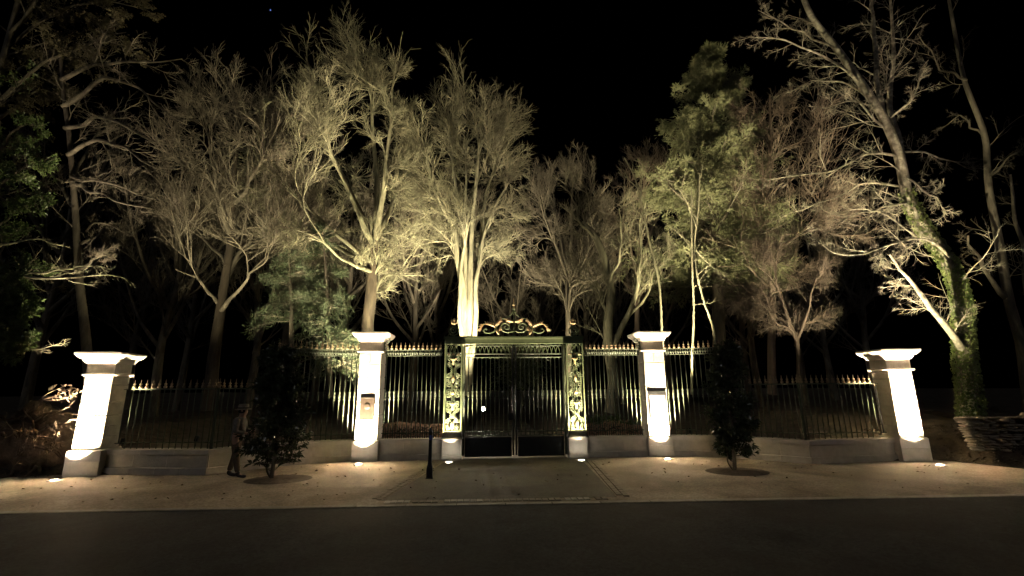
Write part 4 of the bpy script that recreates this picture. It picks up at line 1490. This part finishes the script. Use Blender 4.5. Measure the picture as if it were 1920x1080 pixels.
# ------------------------------------------------------------------ dark wood behind: two trees built once, then copied
protos = []
for sd in (201, 202):
    rng = np.random.default_rng(sd)
    P, R = [], []
    P.append(catmull([(0, 0, -.3), (.2, .1, 4), (.1, -.2, 8), (.3, .2, 13)], 24))
    R.append(np.linspace(.26, .05, 24))
    for q in range(8):
        a = q * 2.4 + sd
        z = 3.5 + q * .8
        P.append(catmull([(.15, 0, z), (math.cos(a) * 1.4, math.sin(a) * 1.4, z + 1.8), (math.cos(a) * 2.6, math.sin(a) * 2.6, z + 4.6), (math.cos(a) * 3.2, math.sin(a) * 3.2, z + 6.5)], 24))
        R.append(np.linspace(.12, .02, 24))
    P, R = np.array(P), np.array(R)
    tm = np_mesh('trunk', *tubes(P[:1], R[:1], 8))
    parts = [tubes(P[1:], R[1:], 5)]
    a, b = P, R
    for L in lv_beech(7, 6, 5, 3, .34, .09, rmin=.011, lmax1=3.6):
        s = L.pop('s')
        a, b = grow(a, b, rng, **L)
        parts.append(tubes(a, b, s))
    cm = np_mesh('crown', *merge(parts))
    tm.materials.append(M_barkd)
    cm.materials.append(M_barkd)
    protos.append((tm, cm))
rnd = random.Random(9)
SPOTS = [(250, 30, 1.0), (340, 27, .9), (520, 29, 1.15), (590, 33, 1.1), (648, 27, 1.0), (770, 32, 1.1), (820, 36, 1.2), (960, 34, .85), (1010, 38, .95), (1105, 35, .9), (1165, 40, 1.0),
         (1260, 34, .9), (1400, 30, 1.05), (1500, 27, .9), (1560, 32, 1.0), (1640, 30, 1.0), (60, 26, 1.0), (1420, 24, .8), (470, 24, .95), (300, 22, .85)]
for k, (px_, Y_, sc_) in enumerate(SPOTS):
    p = at(px_, 700, Y_)
    r = thing('woodland_tree', 'bare tree in the dark wood behind the gate and railings', 'tree', (p[0], p[1], terrain_z(p[0], p[1])), rnd.uniform(0, 6.28), 'bare trees of the dark wood')
    r.scale = (sc_, sc_, sc_ * rnd.uniform(.9, 1.1))
    tm, cm = protos[k % 2]
    link('trunk', tm, None, r)
    link('crown', cm, None, r)


# ------------------------------------------------------------------ the two planted laurels
def laurel(label, X, Y, h, seed, lean, wide=1.0, belly=0.0):
    rng = np.random.default_rng(seed)
    root = thing('laurel_shrub', label, 'shrub', (X, Y, 0), 0, 'laurels planted in the forecourt')
    tr = catmull([(0, 0, -.1), (.02, 0, .3), (.05 + lean * .2, .02, 1.2), (lean * .7, .03, 2.4), (lean, .02, h - .15)], 22)[None]
    R = np.linspace(.055, .012, 22)[None]
    st2 = catmull([(-.02, .02, .02), (-.14, .03, .22), (-.13, .02, .5), (-.1, 0, 1.3)], 22)[None]
    V, Q = tubes(np.concatenate([tr, st2]), np.concatenate([R, np.linspace(.022, .01, 22)[None]]), 8)
    link('trunk', np_mesh('trunk', V, Q), M_barkd, root)
    nb = 130
    t = rng.uniform(.13, .98, nb)
    m = 21
    i = np.clip((t * m).astype(int), 0, m - 1)
    pos = tr[0][i]
    prof = np.interp(t, [.12, .17, .26, .36, .52, .70, .86, 1], [.34, .62, .86, .84, .68, .56, .46, .22])
    az = rng.uniform(0, 2 * np.pi, nb)
    ln_ = prof * wide * (1 + belly * np.sin(t * 7)) * rng.uniform(.5, 1.15, nb)
    d = norm(np.stack([np.cos(az), np.sin(az), np.full(nb, .35) + rng.normal(size=nb) * .25], 1))
    out = np.empty((nb, 7, 3))
    out[:, 0] = pos
    for j in range(1, 7):
        d = norm(d + rng.normal(size=d.shape) * .10 + np.array([0, 0, .03]))
        out[:, j] = out[:, j - 1] + d * (ln_ / 6)[:, None]
    rb = np.linspace(.010, .004, 7)[None].repeat(nb, 0)
    p2, r2 = grow(out, rb, rng, 5, .25, 1, 42, .4, 5, .12, .03, .08, .35, rmin=.003)
    V, Q = merge([tubes(out, rb, 4), tubes(p2, r2, 3)])
    link('branches', np_mesh('branches', V, Q), M_barkd, root)
    pts = np.concatenate([out[:, 2:].reshape(-1, 3), p2[:, 1:].reshape(-1, 3)])
    tg = np.concatenate([(out[:, 2:] - out[:, 1:-1]).reshape(-1, 3), (p2[:, 1:] - p2[:, :-1]).reshape(-1, 3)])
    pts, tg = np.repeat(pts, 2, 0), np.repeat(tg, 2, 0)
    n = len(pts)
    D = norm(norm(tg) * 1.0 + rng.normal(size=(n, 3)) * .75 + np.array([0, 0, -.30]))
    keep = pts[:, 2] + D[:, 2] * .15 > .36
    pts, D = pts[keep], D[keep]
    n = len(pts)
    me = leaf_mesh('crown', pts, D, np.array([0, 0, 1.0]) + rng.normal(size=(n, 3)) * .55, rng.uniform(.7, 1.25, n) * .15, rng.uniform(.7, 1.2, n) * .052, rng)
    link('crown', me, M_laurel, root)
    return root


laurel('tall dark glossy laurel beside the standing person, left of the gate', -6.14, 12.12, 3.35, 301, -.12)
laurel('tall dark glossy laurel standing alone, right of the gate', 5.46, 12.03, 3.5, 302, .10, .84, -.16)
for (X, Y, lab) in ((-5.95, 12.10, 'round bed of bare soil under the left laurel'), (5.5, 12.0, 'round bed of bare soil under the right laurel')):
    b = MB()
    n = 40
    ring0 = [(.78 * math.cos(2 * math.pi * k / n), .62 * math.sin(2 * math.pi * k / n), .004) for k in range(n)]
    ring1 = [(.70 * math.cos(2 * math.pi * k / n), .55 * math.sin(2 * math.pi * k / n), .018 + .008 * math.sin(k * 2.3)) for k in range(n)]
    ring2 = [(.3 * math.cos(2 * math.pi * k / n), .22 * math.sin(2 * math.pi * k / n), .03 + .012 * math.sin(k * 3.1)) for k in range(n)]
    vs = ring0 + ring1 + ring2 + [(0, 0, .04)]
    fs = [(r * n + k, r * n + (k + 1) % n, (r + 1) * n + (k + 1) % n, (r + 1) * n + k) for r in range(2) for k in range(n)] + [(2 * n + k, 2 * n + (k + 1) % n, 3 * n) for k in range(n)]
    b.add(vs, fs)
    tag(b.build('planting_pit', M_pit, None, True, loc=(X, Y, 0)), lab, 'soil bed', 'laurel planting pits')

# ------------------------------------------------------------------ bollard
bol = thing('bollard', 'slim dark bollard with a blue reflector before the left gate column', 'bollard', (-2.27, 11.87, 0))
MB().sq([(.085, .085, 0), (.085, .085, .02), (.07, .07, .03), (.068, .068, .24), (.045, .045, .34), (.042, .042, .36)]).build('base', M_black, bol)
MB().sq([(.040, .040, .36), (.036, .036, 1.05), (.045, .045, 1.06), (.045, .045, 1.09), (.02, .02, 1.17), (.004, .004, 1.20)]).build('post', M_black, bol)
MB().box((.046, -.005, .95), (.008, .045, .11), .003).build('reflector', M_refl, bol)
MB().box((0, -.046, .95), (.045, .008, .11), .003).build('reflector', M_refl, bol)

# ------------------------------------------------------------------ the standing person
import bmesh


def skin_body(name, chains, mat, parent, sub=2):
    """chains: list of [(x,y,z,r)...]; the first point of later chains may repeat an earlier point to branch there"""
    bm = bmesh.new()
    lay = bm.verts.layers.skin.verify()
    pts = {}
    first = None
    for ch in chains:
        prev = None
        for (x_, y_, z_, r_) in ch:
            k = (round(x_, 4), round(y_, 4), round(z_, 4))
            if k not in pts:
                v = bm.verts.new((x_, y_, z_))
                rr = r_ if isinstance(r_, tuple) else (r_, r_)
                v[lay].radius = rr
                v[lay].use_root = first is None
                first = first or v
                pts[k] = v
            v = pts[k]
            if prev is not None and prev is not v:
                try:
                    bm.edges.new((prev, v))
                except ValueError:
                    pass
            prev = v
    me = bpy.data.meshes.new(name)
    bm.to_mesh(me)
    bm.free()
    o = link(name, me, mat, parent)
    m = o.modifiers.new('skin', 'SKIN')
    m.use_smooth_shade = True
    s = o.modifiers.new('sub', 'SUBSURF')
    s.levels = s.render_levels = sub
    return o


per = thing('person', 'person in a brimmed hat, dark jacket and brown trousers beside the left laurel', 'person', (-7.24, 12.50, 0), .12)
per.scale = (1.12, 1.15, 1.0)
PEL = (0, 0, .93, .115)
hips = {s: (-.01, s * .09, .88, .085) for s in (-1, 1)}
knee = {-1: (.06, -.12, .49, .058), 1: (-.06, .11, .49, .058)}
ank = {-1: (.13, -.13, .09, .040), 1: (-.14, .11, .09, .040)}
toe = {-1: (.30, -.15, .03, .032), 1: (-.04, .12, .03, .032)}
CHEST = (.02, 0, 1.30, .125)
NECK = (.04, 0, 1.47, .055)
sh = {s: (.01, s * .17, 1.40, .062) for s in (-1, 1)}
elb = {-1: (.02, -.24, 1.12, .045), 1: (.06, .24, 1.13, .045)}
wri = {-1: (.22, -.13, 1.06, .030), 1: (.25, .11, 1.10, .030)}
palm = {-1: (.29, -.09, 1.08, .028), 1: (.31, .06, 1.12, .028)}
body = [[PEL, (.01, 0, 1.12, .115), CHEST, NECK, (.06, 0, 1.56, .075), (.065, 0, 1.63, .085), (.05, 0, 1.70, .065)],
        [(.06, 0, 1.56, .075), (.14, 0, 1.575, .012)]]
for s in (-1, 1):
    body += [[PEL, hips[s], knee[s], ank[s], toe[s]], [CHEST, sh[s], elb[s], wri[s], palm[s]]]
    p = palm[s]
    for f in range(4):
        body.append([p, (p[0] + .05, p[1] - s * .01 * (f - 1.5) - s * .02, p[2] + .03 - f * .018, .009), (p[0] + .075 - .004 * f, p[1] - s * .045, p[2] + .02 - f * .018, .008)])
    body.append([p, (p[0] + .01, p[1] - s * .03, p[2] + .045, .010), (p[0] + .03, p[1] - s * .045, p[2] + .065, .008)])
skin_body('body', body, M_skin, per)
jk = [[(0, 0, .86, (.165, .145)), (.0, 0, .97, (.155, .135)), (.01, 0, 1.12, (.15, .13)), (.02, 0, 1.30, (.165, .14)), (.035, 0, 1.44, (.085, .08)), (.04, 0, 1.485, (.075, .07))]]
for s in (-1, 1):
    jk.append([(.02, 0, 1.30, (.165, .14)), (sh[s][0], sh[s][1], sh[s][2], .080), (elb[s][0], elb[s][1], elb[s][2], .062), (wri[s][0] - .02, wri[s][1], wri[s][2], .048)])
skin_body('jacket', jk, M_jacket, per)
tr = [[(0, 0, .95, .125), (0, 0, .90, .125)]]
for s in (-1, 1):
    tr.append([(0, 0, .90, .125), hips[s][:3] + (.098,), knee[s][:3] + (.072,), (ank[s][0], ank[s][1], .13, .058)])
skin_body('trousers', tr, M_jeans, per)
for s in (-1, 1):
    a = ank[s]
    skin_body('boot', [[(a[0], a[1], .17, .055), (a[0], a[1], .07, .055), (a[0] + .09, a[1] - .01, .045, .045), (a[0] + .19, a[1] - .015, .04, .036)]], M_boot, per)
for s in (-1, 1):
    MB().lathe([(.004, -.022), (.016, -.018), (.022, 0), (.014, .022), (.003, .028)], (.055, s * .088, 1.615), 8).build('ear', M_skin, per, True)
    MB().lathe([(.001, -.008), (.008, 0), (.001, .008)], (.142, s * .032, 1.628), 8).build('eye', M_hair, per, True)
MB().lathe([(.001, -.006), (.020, 0), (.001, .006)], (.132, 0, 1.553), 8).build('mouth', M_barkr, per, True)
MB().lathe([(.080, 0), (.096, .04), (.092, .09), (.06, .12)], (.045, 0, 1.56), 14).build('hair', M_hair, per, True)
MB().lathe([(.105, 0), (.165, -.012), (.175, -.004), (.165, .006), (.112, .016), (.105, .10), (.095, .125), (.05, .135), (.001, .13)], (.05, 0, 1.655), 24).build('hat', M_hat, per, True)
MB().lathe([(.110, 0), (.113, .003), (.111, .03), (.107, .032)], (.05, 0, 1.672), 24).build('hat_band', M_hatband, per, True)


# ------------------------------------------------------------------ root plate at the left, rubble wall at the right
def lumpy(name, c, r, seed, mat, parent, amp=.25, sub=4):
    bm = bmesh.new()
    bmesh.ops.create_icosphere(bm, subdivisions=sub, radius=1)
    rnd_ = random.Random(seed)
    ph = [rnd_.uniform(0, 6.28) for _ in range(9)]
    for v in bm.verts:
        d = v.co.normalized()
        k = 1 + amp * (math.sin(d.x * 3.1 + ph[0]) * math.sin(d.y * 3.7 + ph[1]) + .7 * math.sin(d.z * 5.3 + ph[2] + d.x * 2) + .45 * math.sin(d.x * 9 + ph[3]) * math.sin(d.z * 8 + ph[4]) + .3 * math.sin(d.y * 15 + ph[5] + d.z * 13))
        v.co = Vector((d.x * r[0] * k, d.y * r[1] * k, d.z * r[2] * k))
    me = bpy.data.meshes.new(name)
    bm.to_mesh(me)
    bm.free()
    me.shade_smooth()
    return link(name, me, mat, parent, c)


rp = thing('root_plate', 'brown upturned root plate of a fallen tree beside the far left pillar', 'root plate', (-13.2, 13.35, 0))
lumpy('earth_mass', (-.15, .35, .75), (1.0, .5, .95), 3, M_root, rp, .16)
rng = np.random.default_rng(77)
nr = 60
a = rng.uniform(0, 2 * np.pi, nr)
rad = rng.uniform(.2, .95, nr)
st = np.stack([-.15 + rad * np.cos(a), np.full(nr, -.12) + rng.uniform(-.1, .2, nr), .8 + .9 * rad * np.sin(a)], 1)
d = norm(np.stack([np.cos(a) * .8, np.full(nr, -.55), np.sin(a) * .6 - .1], 1) + rng.normal(size=(nr, 3)) * .5)
out = np.empty((nr, 10, 3))
out[:, 0] = st
stp = rng.uniform(.05, .13, nr)[:, None]
for j in range(1, 10):
    d = norm(d + rng.normal(size=d.shape) * .28 + np.array([0, 0, -.05]))
    out[:, j] = out[:, j - 1] + d * stp
out[:, :, 2] = np.maximum(out[:, :, 2], .04)
rr = rng.uniform(.012, .05, nr)[:, None] * np.linspace(1, .25, 10)
p2, r2 = grow(out, rr, rng, 5, .2, 1, 50, .45, 6, .22, -.03, .12, .5, rmin=.004)
p2[:, :, 2] = np.maximum(p2[:, :, 2], .03)
V, Q = tubes(out, rr, 6)
link('root', np_mesh('root', V, Q), M_root, rp)
V, Q = tubes(p2, r2, 3)
o = link('rootlets', np_mesh('rootlets', V, Q), M_root, rp)
o['kind'] = 'stuff'


def dead_spray(label, base, tips, seed, n, ln):
    rng_ = np.random.default_rng(seed)
    base = np.array(base)
    r = thing('dead_plant', label, 'dead plant', base)
    P = []
    for t in tips:
        t = np.array(t) - base
        P.append(catmull([(0, 0, 0), t * .5 + rng_.normal(size=3) * .06, t], 12))
    P = np.array(P)
    R = np.linspace(.012, .006, 12)[None].repeat(len(P), 0)
    link('stem', np_mesh('stem', *tubes(P, R, 4)), M_root, r)
    idx = rng_.integers(0, len(P), n)
    k = rng_.integers(8, 12, n)
    C = P[idx, k] + rng_.normal(size=(n, 3)) * ln * .6
    D = norm(rng_.normal(size=(n, 3)) + np.array([0, 0, -.9]))
    link('withered_leaves', leaf_mesh('withered_leaves', C, D, rng_.normal(size=(n, 3)), rng_.uniform(.6, 1.4, n) * ln, rng_.uniform(.3, .8, n) * ln, rng_), M_dead, r)


g1 = at(40, 770, 13.0)
dead_spray('pale withered leaves on a stalk left of the far left pillar', at(72, 752, 13.1), [at(125, 722, 12.9), at(138, 728, 12.9), at(128, 745, 12.9), at(145, 735, 12.9)], 5, 40, .13)
dead_spray('pale bleached fern hanging on the upturned roots', at(104, 790, 13.05), [at(82, 835, 13.0), at(92, 850, 13.0), at(102, 835, 12.95), at(108, 818, 13.0), at(88, 842, 13.0)], 6, 60, .11)

rw = thing('rubble_wall', 'tumbled dry stone rubble wall at the far right edge', 'stone wall', (12.75, 12.6, 0))
rnd = random.Random(12)
stone_meshes = []
for q in range(5):
    o = lumpy('rubble_stone', (0, 0, 0), (1, 1, 1), 50 + q, M_rubble, None, .14, 2)
    stone_meshes.append(o.data)
    bpy.data.objects.remove(o)
z = .38
row = 0
while z < 1.22:
    hh = rnd.uniform(.045, .085)
    xx = -.55 + rnd.uniform(-.05, .05)
    while xx < 2.6:
        L = rnd.uniform(.12, .34)
        o = link('rubble_stone', stone_meshes[rnd.randrange(5)], None, rw, (xx + L / 2, -.45 - .16 * (xx) + rnd.uniform(-.05, .05) + (z - .4) * .30, z + hh / 2 + .12 * max(0, .2 - abs(xx - 1))))
        o.scale = (L * .56, .16, hh * .62)
        o.rotation_euler = (rnd.uniform(-.12, .12), rnd.uniform(-.12, .12), rnd.uniform(-.3, .3))
        xx += L * .98
    z += hh
    row += 1
for (xx, zz, s_) in ((.9, 1.28, .16), (1.3, 1.22, .2), (.35, 1.15, .12), (1.1, .55, .17), (1.9, 1.3, .2)):
    o = link('rubble_stone', stone_meshes[rnd.randrange(5)], None, rw, (xx, -.5 - .16 * xx, zz))
    o.scale = (s_, s_ * .8, s_ * .6)


# ------------------------------------------------------------------ leaf litter (uncountable)
def litter(name, label, pts, seed, ln, mat):
    rng_ = np.random.default_rng(seed)
    C = np.array(pts)
    n = len(C)
    D = rng_.normal(size=(n, 3)) * np.array([1, 1, .25])
    me = leaf_mesh(name, C, D, np.array([0, 0, 1.0]) + rng_.normal(size=(n, 3)) * .35, rng_.uniform(.6, 1.3, n) * ln, rng_.uniform(.4, .8, n) * ln, rng_)
    return tag(link(name, me, mat), label, 'leaves', kind='stuff')


rnd = random.Random(33)
pts = []
for _ in range(9000):
    x = rnd.choice((-1, 1)) * rnd.uniform(2.0, 4.7)
    y = 15.15 + rnd.random() ** 1.4 * 3.5
    pts.append((x, y, terrain_z(x, y) + rnd.uniform(.01, .07)))
litter('leaf_litter', 'pinkish brown leaf litter banked behind the railings by the gate', pts, 1, .10, M_litter)
pts = []
for _ in range(7000):
    s = rnd.choice((-1, 1))
    x = s * rnd.uniform(11.9, 17)
    y = yline(x) + rnd.uniform(.0, 2.5)
    pts.append((x, y, terrain_z(x, y) + rnd.uniform(.005, .05)))
litter('leaf_litter', 'brown leaf litter on the banks beyond the outer pillars', pts, 2, .085, M_pit)
pts = []
for _ in range(170):
    x = rnd.uniform(-12, 11)
    y = kerb_y(x) + .3 + rnd.random() * 4.6
    if y > yline(x) - .5:
        continue
    pts.append((x, y, .012))
litter('fallen_leaves', 'few scattered dead leaves lying on the forecourt paving', pts, 3, .07, M_root)

# low green plants in the bed right of the gate
for k, (px_, py_, Y_, lab) in enumerate(((1115, 800, 16.6, 'leafy green ground plant behind the right railing near the gate column'), (1140, 795, 17.0, 'leafy green ground plant at the foot of the forked tree'), (1190, 795, 16.4, 'leafy ground plant behind the right railing near the notice pillar'))):
    p = at(px_, py_, Y_)
    rng_ = np.random.default_rng(400 + k)
    r = thing('ground_plant', lab, 'plant', (p[0], Y_, terrain_z(p[0], Y_)))
    n = 110
    D = norm(rng_.normal(size=(n, 3)) + np.array([0, 0, 1.1]))
    C = rng_.normal(size=(n, 3)) * np.array([.22, .15, .0])
    link('foliage', leaf_mesh('foliage', C, D, rng_.normal(size=(n, 3)), rng_.uniform(.15, .4, n), rng_.uniform(.05, .1, n), rng_), M_holly, r)

# broad evergreen glimpsed through the gate
rng_ = np.random.default_rng(500)
p = at(975, 690, 30)
r = thing('garden_shrub', 'dim leafy evergreen glimpsed through the middle of the gate', 'shrub', (p[0], 30, 0))
MB().tube([(0, 0, 0), (.1, 0, 1.5), (0, .1, 3.2)], [.09, .06, .03], 7).build('trunk', M_barkd, r, True)
n = 5000
C = rng_.normal(size=(n, 3)) * np.array([.75, .6, .75]) + np.array([0, 0, 3.3])
D = norm(rng_.normal(size=(n, 3)) + np.array([0, 0, -.4]))
link('crown', leaf_mesh('crown', C, D, rng_.normal(size=(n, 3)) + np.array([0, 0, 1]), rng_.uniform(.1, .2, n), rng_.uniform(.05, .1, n), rng_), M_laurel, r)

# one blue star
p = at(507, 19, 900)
o = MB().lathe([(.01, -1), (.8, -.6), (1.05, 0), (.8, .6), (.01, 1)], n=10).build('star', M_star, None, True, loc=tuple(p))
tag(o, 'single bluish star in the black sky above the trees', 'star')
